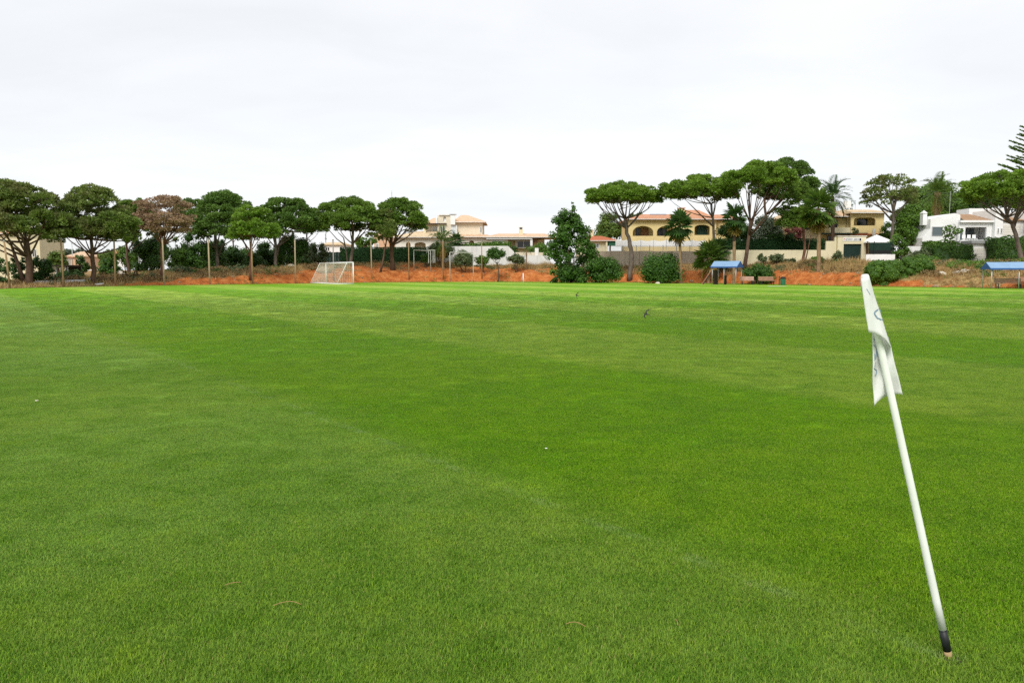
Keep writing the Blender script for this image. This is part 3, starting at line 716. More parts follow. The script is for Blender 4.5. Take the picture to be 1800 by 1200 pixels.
# retaining wall below it, wire fence and white sheeting on top
Yw = 113
h = House('retaining_wall', 'grey brown block retaining wall above the bushes', 'wall', 1130, 462, Yw)
for i in range(9): h.box('panel', 1024 + 25*i, 1048.6 + 25*i, 441 + (i % 2)*.6, 476, (i*37 % 5)*.02, .3, 'block')
h = House('mesh_fence', 'wire mesh fence on posts along the block retaining wall', 'fence', 1130, 441, Yw + .1)
for i in range(10): h.box('post', 1024 + 23.5*i, 1025.2 + 23.5*i, 431, 442, .05, .13, 'metal')
m = MB()
for i in range(10): m.box(h.x(1025.2), h.x(1236), .085, .1, h.z(441 - i*1.0) - .008, h.z(441 - i*1.0) + .008)
for i in range(104): m.box(h.x(1025.4 + 2.03*i), h.x(1025.4 + 2.03*i) + .012, .1, .112, h.z(441), h.z(432))
link('wire_mesh', m.mesh('wire_mesh'), M['metal'], h.root)
h = House('sheeting_screen', 'row of white sagging sheets hung between posts below the yellow villa', 'screen', 1130, 434, Yw + 2.5)
for i in range(7):
    a, b = 1082 + 22.4*i, 1103.6 + 22.4*i; n = 8
    top = [(a + (b-a)*j/n, 421.2 + 1.6*math.sin(math.pi*j/n) + (1 if i else 0)) for j in range(n, -1, -1)]
    h.panel('sheet', [(a, 433.5), (b, 433.5)] + top, [], .02*(i % 2), .05 + .02*(i % 2), 'white_cloth'); h.box('post', b + .1, b + .7, 419.5, 440, .0, .08, 'grey_paint')
# ------------------------------------------------------------------ garden walls left of centre
h = House('garden_wall', 'long stained white garden wall above the orange cutting', 'wall', 820, 462, 116)
h.panel('wall', [(750, 466), (966, 466), (966, 449), (906, 449), (903, 442), (893, 432.5), (750, 433.5)], [], 0, .3, 'wall_dirty')
h.box('pillar', 940, 946.5, 436, 449, .02, .28, 'wall_white'); h.box('parapet', 946.8, 966, 444, 448.8, .06, .25, 'wall_beige'); h.box('parapet', 906, 939.8, 443.5, 448.8, .06, .25, 'wall_beige')
h = House('garden_wall', 'low dark boarded fence behind the goal beside the hedge', 'fence', 585, 458, 118)
for i in range(9): h.box('board', 560 + 5*i, 564.8 + 5*i, 443 + (i % 3)*.3, 468, 0, .05, 'mesh_green')

# ------------------------------------------------------------------ cream garden wall with gatehouse
Yg = 99
h = House('garden_wall', 'cream rendered garden wall running up to the green gate', 'wall', 1380, 460, Yg)
h.panel('wall', [(1262, 470), (1471, 470), (1471, 417), (1466, 417), (1466, 424), (1451, 424), (1451, 439.5), (1272, 439.5), (1262, 452)], [], 0, .3, 'wall_cream')
h = House('gatehouse', 'cream gateway with a name board above a dark green double gate', 'gate', 1497, 458, Yg - .4)
h.panel('wall', h.rect(1471.3, 1521, 416, 470), [h.rect(1482, 1513.5, 429, 458.5)], 0, .5, 'wall_cream'); h.box('coping', 1470.6, 1522, 414.8, 416, -.08, .6, 'wall_offwhite')
h.box('gate_leaf', 1482.2, 1497.6, 429.2, 459, .2, .27, 'gate_green'); h.box('gate_leaf', 1498, 1513.3, 429.2, 459, .2, .27, 'gate_green'); h.box('side_pillar', 1521.3, 1526, 427, 470, .05, .4, 'wood')
s_ = h.box('name_board', 1480, 1513, 418, 424, -.05, -.003, 'white_frame')
m = MB(); rl = random.Random(4); u = 1481.6
for wd in (5, 3, 1.6):                     # the lettering is too small to read: short strokes, a red initial and a black emblem
    pass
def glyph(mm, u, w_, k):
    a, b = h.x(u), h.x(u + w_); z0, z1 = h.z(423), h.z(419.4); th = .05
    mm.box(a, a + th, -.058, -.051, z0, z1)
    if k % 2: mm.box(b - th, b, -.058, -.051, z0, z1)
    if k % 3: mm.box(a + th, b - (th if k % 2 else 0), -.058, -.051, z1 - th, z1)
    if k % 4 != 1: mm.box(a + th, b - (th if k % 2 else 0), -.058, -.051, (z0+z1)/2, (z0+z1)/2 + th)
u = 1484.5
for i, k in enumerate((1, 2, 3, 5, 1, 4, 0, 3, 7, 2, 5)):
    if k: glyph(m, u, 1.7, k)
    u += 2.15
m.build('lettering', M['grey_paint'], s_)['kind'] = 'stuff'
m = MB(); glyph(m, 1481.4, 2.2, 2); m.build('initial', plain('red_letter', (.5, .08, .05)), s_)
MB().box(h.x(1509), h.x(1512), -.058, -.051, h.z(423.2), h.z(419.2)).build('emblem', M['black'], s_)

# ------------------------------------------------------------------ yellow two storey house behind the gate
h = House('house', 'yellow two storey house with a recessed arched balcony above the gate', 'house', 1490, 440, 111)
h.panel('facade', [(1494, 455), (1550, 455), (1552, 376), (1494, 376)], [[(1499, 397), (1537, 397)] + [(1518 + 19*math.copysign(abs(math.cos(math.pi*i/14))**.45, math.cos(math.pi*i/14)), 390 - 7*math.sin(math.pi*i/14)**.6) for i in range(15)]], 0, .3, 'wall_yellow')
h.box('back_wall', 1494.5, 1551, 376.5, 455, 1.5, 8, 'wall_yellow'); h.box('end_wall', 1550.3, 1551.5, 377, 455, .31, 1.49, 'wall_yellow')
h.window(1513, 1531, 384.5, 398, 1.5, frame='dark_frame', mull=0); h.roof('roof', 1490, 1554, 376, 1496, 1548, 369.5, -.6, 8, 'tile_cream', .2)
h.box('wall', 1456, 1493.7, 383, 455, 1.6, 8, 'wall_yellow'); h.window(1463, 1478.5, 386, 400.5, 1.6, frame='dark_frame', mull=0); h.roof('roof', 1466, 1498, 381.5, 1474, 1496, 372, .5, 7.6, 'tile_pale', .12)
h.box('balcony_parapet', 1457, 1493.5, 400.5, 409.5, .0, .15, 'wall_cream'); h.box('balcony_slab', 1438, 1522, 410, 412, -.4, 1.5, 'gate_green'); h.box('wall', 1388, 1412, 383, 455, 1, 8, 'wall_yellow'); h.roof('roof', 1384, 1462, 382.5, 1396, 1450, 374, .4, 8.6, 'tile_cream', .15)
h.box('wall', 1412.3, 1455.7, 384, 455, 3, 8, 'wall_cream'); h.window(1412, 1422, 388, 402, 3, frame='dark_frame'); h.window(1428, 1440, 388, 402, 3, frame='dark_frame'); h.window(1461, 1471, 414, 424, 1.6, frame='dark_frame')
h.box('ledge', 1498, 1550, 411.5, 413.5, -.5, -.02, 'tile_red'); h.box('post', 1528, 1532, 403, 424, -.9, -.7, 'white_frame')
for u, a in ((1500, 365), (1507, 364), (1514, 363.5), (1520, 366), (1527, 367), (1539, 368)): h.box('chimney_pot', u - 1.2, u + 1.2, a, 371.5, 3.6, 3.85, 'slab_grey')
h.box('chimney', 1506, 1517, 350, 362, 4.5, 5.2, 'wall_white')
for u, a in ((1511, 344), (1518, 350)): h.box('antenna', u, u + .45, a, 372, 3.3, 3.34, 'grey_paint')
h.box('antenna', 1516.5, 1519.6, 350.6, 351.2, 3.3, 3.34, 'grey_paint')

# ------------------------------------------------------------------ parasol terrace
h = House('parasol', 'white square garden parasol over a green screened terrace', 'parasol', 1549, 455, 97)
x0, x1, xm = h.x(1527), h.x(1570), h.x(1549); za, zb = h.z(424.5), h.z(412); 
MB().add([(x0, 0, za), (x1, 0, za), (x1, 3, za), (x0, 3, za), (xm, 1.5, zb), (x0, 0, za-.16), (x1, 0, za-.16), (x1, 3, za-.16), (x0, 3, za-.16)], [(0,1,4),(1,2,4),(2,3,4),(3,0,4),(0,5,6,1),(1,6,7,2),(2,7,8,3),(3,8,5,0)]).build('canopy', M['white_cloth'], h.root)
MB().tube([(xm, 1.5, h.z(462)), (xm, 1.5, zb - .1)], .03, 8).build('pole', M['white_metal'], h.root)
h = House('terrace_wall', 'low white terrace wall topped with dark green netting', 'wall', 1548, 458, 96)
h.box('wall', 1522, 1573, 447, 470, 0, .25, 'wall_white'); h.box('netting', 1527, 1566, 426.5, 446.8, .1, .13, 'mesh_green')
for u in (1523, 1535, 1566.5): h.box('post', u, u + 1, 424, 447, -.06, -.01, 'gate_green')
h.box('netting_band', 1527, 1566, 440, 446.6, .04, .07, 'black')
h = House('garden_wall', 'short white garden wall half hidden by flowering shrubs', 'wall', 1610, 455, 98)
h.panel('wall', [(1587, 468), (1637, 468), (1637, 440), (1622, 436), (1616, 433), (1587, 433)], [], 0, .3, 'wall_white')

# ------------------------------------------------------------------ white villa at right
h = House('villa', 'low modern white villa with tan roof strips and glass terrace doors', 'villa', 1710, 440, 100)
h.panel('wall', [(1625, 462), (1690, 462), (1690, 378), (1680, 375), (1668, 376.5), (1638, 385), (1638, 402), (1625, 418)], [], .6, 6, 'wall_white')
h.window(1641, 1660, 398.5, 414.5, .6, frame='grey_paint', pane='glass_grey', mull=0)
h.panel('wall', h.rect(1681, 1738, 392, 462), [h.rect(1692, 1729, 400, 424), h.rect(1683, 1688.5, 402, 423)], -.4, -.1, 'wall_white'); h.box('back_wall', 1690.5, 1737, 392.5, 462, 2.2, 6, 'wall_white')
h.box('pane', 1683, 1688.5, 402, 423, -.2, -.15, 'glass_grey'); f_ = h.window(1693, 1728.5, 400.3, 423, 2.2, frame='grey_paint', pane='glass_grey', mull=2)
h.box('fascia', 1680, 1740, 388.4, 392, -.8, -.3, 'wall_white'); x = h.x
MB().add([(x(1689), -.7, h.z(388.5)), (x(1738), -.7, h.z(388.5)), (x(1738), 4.5, h.z(373)), (x(1706), 4.5, h.z(373)), (x(1689), -.7, h.z(389.5)), (x(1738), -.7, h.z(389.5)), (x(1738), 4.5, h.z(375)), (x(1706), 4.5, h.z(375))], [(0,1,2,3),(7,6,5,4),(0,4,5,1),(1,5,6,2),(2,6,7,3),(3,7,4,0)]).build('roof', M['tile_tan'], h.root)
h.box('roof_ridge', 1705, 1742, 373, 375.5, 4.52, 5.2, 'wall_white'); h.box('pier', 1738.3, 1752, 370, 462, -1.0, 4, 'wall_white'); h.window(1742, 1745.5, 402, 412, -1.0, frame='white_frame', mull=0); h.window(1748, 1751.5, 402, 412, -1.0, frame='white_frame', mull=0)
MB().add([(x(1752.3), -.7, h.z(388)), (x(1796), -.7, h.z(388)), (x(1796), 4.5, h.z(375)), (x(1752.3), 4.5, h.z(375)), (x(1752.3), -.7, h.z(389)), (x(1796), -.7, h.z(389)), (x(1796), 4.5, h.z(377)), (x(1752.3), 4.5, h.z(377))], [(0,1,2,3),(7,6,5,4),(0,4,5,1),(1,5,6,2),(2,6,7,3),(3,7,4,0)]).build('roof', M['tile_tan'], h.root)
h.box('wall', 1752.3, 1793, 389.4, 462, -.4, 5, 'wall_white')
for i in range(6): h.box('shutter_slat', 1757, 1788, 396 + 3*i, 398.6 + 3*i, -.45, -.41, 'wall_offwhite')
h.box('pier', 1793.3, 1799, 372, 462, -1, 4, 'wall_white'); h.box('wall', 1748, 1812, 361, 376, 6, 9, 'wall_white'); h.box('chimney', 1631, 1638, 374, 395, 1.5, 2.3, 'wall_white')
zt = h.z(374); xm = h.x(1634.5); MB().add([(h.x(1630.5), 1.4, zt), (h.x(1638.5), 1.4, zt), (h.x(1638.5), 2.4, zt), (h.x(1630.5), 2.4, zt), (xm, 1.9, h.z(368.5))], [(0,1,4),(1,2,4),(2,3,4),(3,0,4),(3,2,1,0)]).build('chimney_cap', M['wall_white'], h.root)
h.box('terrace_parapet', 1664, 1706, 423.5, 462, -3.0, -2.7, 'wall_white'); h.box('antenna', 1681, 1681.6, 335, 376, 2, 2.04, 'grey_paint')
h = House('garage', 'white garage block with a grey flat roof and ribbed door below the villa', 'garage', 1729, 456, 95)
h.box('roof', 1704, 1750, 423, 428.5, -.3, 4, 'slab_grey'); h.box('wall', 1708, 1747, 428.7, 470, 0, 3.8, 'wall_white')
for i in range(7): h.box('door_slat', 1712, 1742, 436 + 2.6*i, 438.3 + 2.6*i, -.05, -.004, 'wall_offwhite')
for i, u in enumerate((1697, 1706, 1715)):
    h2 = House('garden_chair', ('white garden chair on the villa terrace, left of three', 'white garden chair in the middle of the villa terrace', 'white garden chair on the villa terrace, right of three')[i], 'chair', u, 425, 98, 'white chairs on the villa terrace')
    h2.box('seat', u - 3, u + 3, 419, 419.8, 0, .45, 'white_metal'); h2.box('backrest', u - 3, u + 3, 412.5, 418.5, .4, .44, 'white_metal')
    for a in (-2.8, 2.3):
        for d in (0, .4): h2.box('leg', u + a, u + a + .5, 419.9, 425, d, d + .04, 'white_metal')
# ------------------------------------------------------------------ far greenery (trees behind the houses)
BT = 'trees behind the houses'
for i, (lab, b, Y, cr, mt, sd) in enumerate([
    ('low grey green tree far beyond the leaning trunk at left', (66, 465), 190, (52, 88, 436, 462), 'leaf_far', 1),
    ('far dim tree above the peach hipped roof', (128, 462), 200, (108, 150, 436, 458), 'leaf_far', 2),
    ('far dim tree above the far white cottage', (208, 460), 210, (180, 232, 436, 456), 'leaf_far', 3),
    ('light green garden tree in front of the small peach house', (100, 475), 96, (80, 122, 440, 474), 'leaf_light', 4),
    ('light green garden tree right of the second pine trunk', (190, 478), 100, (166, 208, 436, 476), 'leaf_light', 5),
    ('light green tree behind the red roofed cottage', (1072, 440), 140, (1046, 1102, 374, 424), 'leaf_light', 6),
    ('thin pale tree left of the yellow villa roof', (1120, 430), 142, (1104, 1136, 372, 398), 'leaf_light', 7),
    ('green bush tree beside the peach gabled house', (640, 445), 135, (622, 662, 414, 438), 'leaf_mid', 8),
    ('dense dark tree behind the date palm at right', (1655, 420), 128, (1592, 1702, 316, 404), 'leaf_mid', 9),
    ('tall dark tree between date palm and right pine', (1705, 420), 132, (1672, 1745, 322, 400), 'leaf_dark', 10),
    ('dark tree filling the gap right of the sparse grey pine', (1600, 425), 122, (1572, 1640, 350, 430), 'leaf_mid', 11),
    ('dark tree behind the rightmost pine crown', (1775, 420), 140, (1730, 1830, 318, 378), 'leaf_mid', 12)]):
    tree('tree', lab, b, Y, cr, mt, 40 + i, BT, n=34, per=120, size=.3, core=.6, nb=4)
for i, (u, v0, v1, Y, lab) in enumerate([(573, 407, 440, 175, 'thin dark cypress standing behind the goal'), (1496, 352, 400, 118, 'dark cypress beside the yellow house roof'), (128, 428, 462, 190, 'far dark cypress above the small peach roof')]):
    B = at(u, v1, Y); root = empty('cypress_tree', B, lab, 'tree'); k = kpx(Y); hh = (v1-v0)*k; rng = np.random.default_rng(i)
    t = rng.random(16); cs = np.stack([rng.normal(size=16)*.08, rng.normal(size=16)*.08, hh*(.08 + .88*t)], 1); rs = (.5 if i == 1 else .3)*(1.15 - t)
    needle_crown('crown', rng, cs, rs, 260, M['leaf_dark'], .22, 1.8, root); MB().tube([(0, 0, -1), (0, 0, hh*.7)], .06, 6).build('trunk', M['bark'], root)

# ------------------------------------------------------------------ stone pines, left row
pine('big two trunked stone pine at the far left over dark shrubs', (50, 503), 75, (-58, 114, 323, 424), [(52, 465), (47, 425)], 'pine_olive', 1, .62, 'bark', .36, .85, nb=13, extra=[[(44, 503), (32, 465), (18, 425), (5, 402), .24], [(26, 452), (10, 444), (-14, 434), .12], [(50, 430), (75, 418), (96, 408), .09]], dens=1.3)
pine('second stone pine from the left with twin leaning trunks', (166, 501), 80, (88, 234, 331, 428), [(163, 460), (160, 420)], 'pine_olive', 2, .66, 'bark', .26, .8, nb=13, extra=[[(161, 455), (150, 442), (138, 428), (128, 412), .09], [(162, 440), (190, 424), (214, 408), .08]], dens=1.3)
pine('slim forked pine half hidden behind the brown dead pine', (228, 488), 92, (188, 278, 348, 414), [(224, 450), (222, 428)], 'pine', 3, .6, 'bark', .2, .7, nb=8, extra=[[(222, 428), (210, 408), (200, 398), .09], [(222, 430), (230, 408), (234, 392), .09]], dens=1.3)
pine('narrow stone pine trunk standing behind the left bushes', (240, 480), 104, (205, 280, 352, 408), [(239, 440), (238, 410)], 'pine_deep', 4, .6, 'bark', .17, .7, nb=6)
pine('dead stone pine with rust brown needles', (285, 488), 86, (233, 344, 345, 412), [(285, 440), (284, 412)], 'pine_dead', 5, .85, 'bark_red', .22, .5, per=190, nb=26, dens=1.25, droop=.1, jag=.15, size=.2, fan=.32, extra=[[(284, 416), (268, 396), (258, 380), .1], [(284, 416), (302, 396), (316, 378), .1], [(284, 414), (292, 392), (296, 370), .08]])
pine('broad dark stone pine right of the dead brown pine', (382, 482), 100, (332, 458, 337, 424), [(381, 450), (378, 410)], 'pine_deep', 6, .62, 'bark_grey', .3, .85, nb=10, extra=[[(384, 450), (392, 430), (400, 412), .14]], dens=1.3)
pine('lower light green stone pine in front of two dark ones', (440, 487), 92, (396, 488, 363, 424), [(441, 455), (441, 415)], 'pine_bright', 7, .7, 'bark_red', .17, .68, nb=10, jag=.15, extra=[[(438, 450), (430, 428), (420, 412), .08]])
pine('dark stone pine behind the light green one', (486, 480), 103, (442, 556, 346, 414), [(485, 450), (482, 405)], 'pine_deep', 8, .6, 'bark_grey', .28, .8, nb=9, extra=[[(487, 450), (492, 420), (496, 402), .14]], dens=1.3)
pine('small dark pine filling the gap left of the goal', (541, 470), 118, (520, 574, 364, 410), [(540, 440), (540, 402)], 'pine_deep', 9, .6, 'bark', .15, .7, nb=6, extra=[[(540, 420), (552, 408), (560, 402), .06]], dens=1.3)
pine('wide stone pine over the goal with splayed limbs', (616, 466), 107, (552, 682, 350, 408), [(619, 440), (621, 405)], 'pine', 10, .55, 'bark_grey', .27, .85, nb=11, extra=[[(612, 466), (608, 440), (604, 418), (594, 408), .16], [(608, 432), (592, 420), (578, 404), .09], [(622, 425), (636, 412), (656, 402), .08]], dens=1.3)
pine('round topped stone pine left of the beige villa', (690, 460), 109, (652, 756, 350, 404), [(688, 440), (686, 415)], 'pine', 11, .6, 'bark', .34, .8, nb=10, extra=[[(688, 450), (694, 420), (700, 402), .18], [(694, 425), (712, 408), (735, 390), .12]], dens=1.3)
pine('hanging green lobe of foliage on a low pine before the round topped pine', (668, 462), 106, (646, 698, 368, 422), [(676, 440), (680, 420)], 'pine_olive', 12, .9, 'bark', .14, .7, nb=5)
pine('far pine crown tip left of the date tree row', (410, 470), 125, (385, 440, 346, 400), [(410, 440), (410, 400)], 'pine_deep', 13, .6, 'bark', .15, .8, nb=5)
pine('far pine crown behind the dead pine and the forked pine', (330, 470), 125, (300, 372, 350, 400), [(330, 440), (330, 400)], 'pine_deep', 14, .6, 'bark', .15, .8, nb=5)
# ------------------------------------------------------------------ stone pines, right group
pine('umbrella pine with a flat crown standing alone before the yellow villa', (1107, 476), 105, (1026, 1162, 320, 370), [(1111, 452), (1108, 430), (1102, 410), (1099, 384)], 'pine_bright', 21, .36, 'bark_grey', .34, .72, rim=(.28, .7), nb=16, droop=.75, jag=.12, dens=1.1)
pine('leaning umbrella pine whose forked trunk crosses the yellow villa', (1256, 460), 104, (1160, 1302, 309, 364), [(1256, 425), (1253, 395), (1250, 358)], 'pine_bright', 22, .42, 'bark_grey', .22, .72, rim=(.28, .7), nb=12, droop=.6, jag=.18, extra=[[(1254, 398), (1238, 384), (1216, 362), (1206, 352), .13]])
pine('tall umbrella pine with three upright limbs behind the blue shelter', (1308, 466), 97, (1272, 1400, 283, 344), [(1314, 430), (1319, 388)], 'pine_bright', 23, .5, 'bark', .26, .75, rim=(.3, .7), nb=12, droop=.2, jag=.2, extra=[[(1318, 390), (1308, 366), (1302, 345), .11], [(1319, 390), (1330, 368), (1338, 348), .1]])
pine('tallest rounded dark pine at the back of the right group', (1352, 462), 106, (1322, 1440, 279, 352), [(1350, 430), (1346, 392), (1344, 350)], 'pine_deep', 24, .75, 'bark', .26, .85, nb=10, jag=.3, extra=[[(1347, 396), (1330, 404), (1316, 410), .06], [(1346, 392), (1362, 372), (1376, 358), .09]])
pine('drooping dark pine right of the tall group, twin trunked', (1410, 466), 99, (1362, 1438, 326, 402), [(1414, 440), (1412, 400), (1408, 370)], 'pine', 25, .9, 'bark_red', .2, .72, nb=9, jag=.4, extra=[[(1414, 465), (1420, 440), (1426, 410), .1]])
pine('sparse grey limbed pine between the gate and the date palm', (1567, 440), 103, (1516, 1612, 308, 362), [(1568, 412), (1570, 385), (1572, 355)], 'pine_olive', 26, .8, 'bark_grey', .24, .62, per=90, nb=18, dens=.75, droop=.1, jag=.3, extra=[[(1568, 388), (1548, 366), (1534, 346), (1524, 334), .12], [(1570, 385), (1590, 360), (1602, 340), .12], [(1571, 370), (1578, 345), (1586, 325), .09], [(1571, 372), (1562, 345), (1552, 325), .09]])
pine('rightmost broad umbrella pine with a leaning forked trunk', (1796, 462), 84, (1692, 1850, 298, 368), [(1790, 430), (1782, 400), (1770, 382)], 'pine_bright', 27, .5, 'bark_grey', .27, .78, rim=(.3, .75), nb=14, droop=.5, jag=.2, extra=[[(1772, 388), (1756, 368), (1738, 356), .16], [(1782, 400), (1790, 378), (1802, 362), .14], [(1772, 385), (1770, 368), (1764, 352), .1]])
pine('small pine behind the sparse grey one', (1590, 430), 124, (1570, 1616, 338, 392), [(1590, 410), (1590, 385)], 'pine_olive', 28, .9, 'bark', .12, .7, nb=4, group=BT)

# ------------------------------------------------------------------ Norfolk pines
def norfolk(label, u, vb, vt, Y, half, seed, nw, mat='pine_deep'):
    rng = np.random.default_rng(seed); k = kpx(Y); B = at(u, vb, Y); T = at(u, vt, Y); root = empty('norfolk_pine', B, label, 'tree'); hh = T.z - B.z
    MB().tube([(0, 0, -2), (0, 0, hh*.5), (0, 0, hh)], [hh*.018, hh*.011, .02], 8).build('trunk', M['bark_grey'], root)
    L_ = half*k; n = int(130*max(1, L_/5)); t = np.sort(rng.random(n)); side = rng.choice([-1, 1], n)
    cen = np.stack([L_*t, side*L_*.07*(1.1-t)*rng.random(n), L_*(.16*t + .16*t*t) + .03*rng.random(n)*L_], 1)
    ax = np.stack([np.full(n, .5), side*(.3 + .5*rng.random(n)), .9*rng.random(n)], 1); nor = unit(rng, n); ln = L_*.085*(.7 + .7*rng.random(n))
    cv = np.array([(0, -.03, 0), (0, .03, 0), (L_*.96, 0, L_*.30)]); me = leaf_mesh('branch', cen, ax, nor, ln, ln*.3, rng.random(n), M[mat], (cv, np.array([[0, 1, 2]])))
    for i in range(nw):
        f = (i + .6)/nw; z = hh*(.16 + .82*f)
        for j in range(6):
            o = bpy.data.objects.new('branch', me); C.objects.link(o); o.parent = root; o.location = (0, 0, z); s = (1 - f)**.85*(.92 + .16*rng.random()) + .03
            o.scale = (s, s, s); o.rotation_euler = (0, R(rng.normal()*3), j*math.pi/3 + i*.5 + rng.normal()*.08)
norfolk('tall tiered Norfolk pine rising at the right edge', 1838, 440, 96, 128, 96, 3, 34, 'pine')
norfolk('distant Norfolk pine tip above the round topped stone pine', 690, 440, 335, 190, 26, 4, 11, 'leaf_far')

# ------------------------------------------------------------------ palms
palm('fan_palm', 'slender fan palm in front of the yellow villa', (1197, 497), 95, (1194, 396), 31, FAN, 'palm_dark', 1, 38, 4, .15, -55, 85, dark_top=True)
palm('fan_palm', 'fan palm behind the blue shelter left of the leaning pine', (1290, 494), 92, (1291, 382), 29, FAN, 'palm_dark', 2, 36, 8, .17, -60, 85, dark_top=True)
palm('fan_palm', 'tall fan palm with yellowing fronds beside the cream wall', (1437, 503), 87, (1438, 366), 39, FAN, 'palm', 3, 36, 10, .2, -60, 85)
palm('fan_palm', 'stemless bushy fan palm left of the blue shelter', (1246, 478), 96, (1248, 452), 33, FAN, 'palm', 4, 34, 4, .2, -28, 88)
palm('fan_palm', 'second bushy fan palm crown behind the stemless one', (1262, 468), 99, (1262, 440), 27, FAN, 'palm_dark', 5, 26, 2, .2, -30, 88)
palm('date_palm', 'date palm crown rising behind the tall fan palm', (1464, 440), 108, (1463, 345), 44, FEA, 'palm_dark', 6, 40, 4, .25, -45, 80, 'palm_bark_dark')
palm('date_palm', 'feathery date palm with a thick trunk behind the white villa', (1648, 400), 114, (1648, 338), 42, FEA, 'palm', 7, 46, 2, .42, -50, 80)
palm('palm', 'light green palm before the beige villa', (779, 462), 112, (777, 424), 34, FEA, 'palm', 8, 34, 4, .14, -45, 80)
palm('palm', 'small dark palm before the villa right of the light one', (801, 440), 118, (801, 421), 17, FAN, 'palm_dark', 9, 24, 2, .12, -45, 80)
palm('date_palm', 'dark palm peeking behind the round topped pine', (724, 440), 136, (724, 408), 26, FEA, 'palm_dark', 10, 28, 2, .2, -40, 80, 'palm_bark_dark')
palm('young_palm', 'small banana like palm by the white pillar of the bungalow', (925, 462), 113, (926, 440), 14, FEA, 'palm', 11, 14, 1, .07, -40, 80)
palm('young_palm', 'grey green agave leaning beside the garage', (1711, 460), 93, (1711, 457), 17, FEA, 'palm_dark', 12, 9, 0, .05, 10, 80)

# ------------------------------------------------------------------ hedges
hedge('long clipped dark hedge behind the goal', 599, 756, 435.5, 462, 117, 1.4, seed=1)
hedge('trimmed hedge topping the white garden wall', 846, 897, 426, 434, 117, 1.2, 'leaf_mid', seed=2)
hedge('light hedge strip behind the white wall left part', 786, 846, 428, 435, 118, 1.2, 'leaf_mid', seed=3)
hedge('clipped dark green hedge above the cream garden wall', 1258, 1450, 421, 447, 101, 1.3, seed=4)
hedge('block shaped hedge left of the white garage', 1641, 1709, 431, 466, 93, 2.0, 'leaf', seed=5, lump=.5)
hedge('tall block hedge right of the garage under the pine', 1749, 1835, 418, 464, 93, 2.2, 'leaf', seed=6, lump=.35)
hedge('low green hedge along the villa terrace', 1626, 1680, 424, 436, 97, 1, 'leaf_mid', seed=7, lump=.3)
# ------------------------------------------------------------------ bushes and small trees
LB = 'bushes under the left pines'
for i, (lab, box, Y, mt) in enumerate([
    ('dark shrub at the left picture edge beside the first pole', (-20, 22, 448, 508), 73, 'leaf_dark'),
    ('dark shrub left of the big two trunked pine', (18, 50, 446, 507), 79, 'leaf_dark'),
    ('dark bush right of the big two trunked pine', (52, 100, 448, 506), 80, 'leaf_dark'),
    ('low dark bush below the small peach house', (92, 150, 474, 504), 84, 'leaf_dark'),
    ('dark round bush left of the dead pine', (230, 290, 418, 482), 95, 'leaf_dark'),
    ('mid green bush behind the slim forked pine', (205, 245, 428, 486), 102, 'leaf_mid'),
    ('bright topped bush right of the dead pine post', (290, 326, 412, 478), 97, 'leaf_mid'),
    ('big rounded olive bush right of the dead pine', (312, 376, 406, 482), 99, 'leaf'),
    ('wide dark bush between the broad pine and light green pine', (386, 436, 430, 478), 108, 'leaf_dark'),
    ('dark bush right of the light green pine trunk', (444, 484, 424, 476), 108, 'leaf_dark'),
    ('tall dark bush behind the seventh pole', (488, 546, 408, 470), 106, 'leaf_dark'),
    ('pale olive bush just left of the goal', (540, 580, 424, 468), 110, 'leaf_olive'),
    ('dark bush between second pine and slim forked pine', (172, 212, 452, 490), 92, 'leaf'),
    ('dark bush beside the second pine trunks', (130, 160, 445, 492), 92, 'leaf_dark'),
    ('shadowy bush between the dead pine and the broad pine', (352, 400, 424, 478), 104, 'leaf'),
    ('dark tall bush behind the round bush left of the dead pine', (246, 300, 408, 470), 108, 'leaf_mid'),
    ('low spreading bush right of the light green pine pole', (424, 470, 444, 480), 105, 'leaf_dark'),
    ('dark bush behind the broad dark pine trunk', (364, 402, 418, 470), 109, 'leaf_dark'),
    ('bush between the dark bush and the tall dark bush', (470, 504, 436, 472), 109, 'leaf_mid'),
    ('olive bush right of the tall dark bush', (526, 556, 430, 466), 112, 'leaf_olive'),
    ('low reddish green bush at the foot of the broad pine', (400, 440, 464, 486), 97, 'leaf_olive'),
    ('dark thicket bush at the back, under the gap right of the dead pine', (296, 352, 430, 480), 114, 'leaf_dark'),
    ('dark thicket bush at the back behind the broad dark pine', (344, 404, 434, 480), 114, 'leaf_dark'),
    ('dark thicket bush at the back behind the light green pine', (396, 456, 432, 480), 114, 'leaf'),
    ('dark thicket bush at the back right of the light green pine', (448, 506, 434, 478), 115, 'leaf_dark'),
    ('dark thicket bush at the back left of the goal', (498, 560, 432, 474), 116, 'leaf'),
    ('low scrub bush under the dead pine', (296, 340, 466, 490), 92, 'leaf_olive')]):
    bush('bush', lab, 'bush', box, Y, mt, 60 + i, LB, n=26)
RB = 'bushes along the red bank'
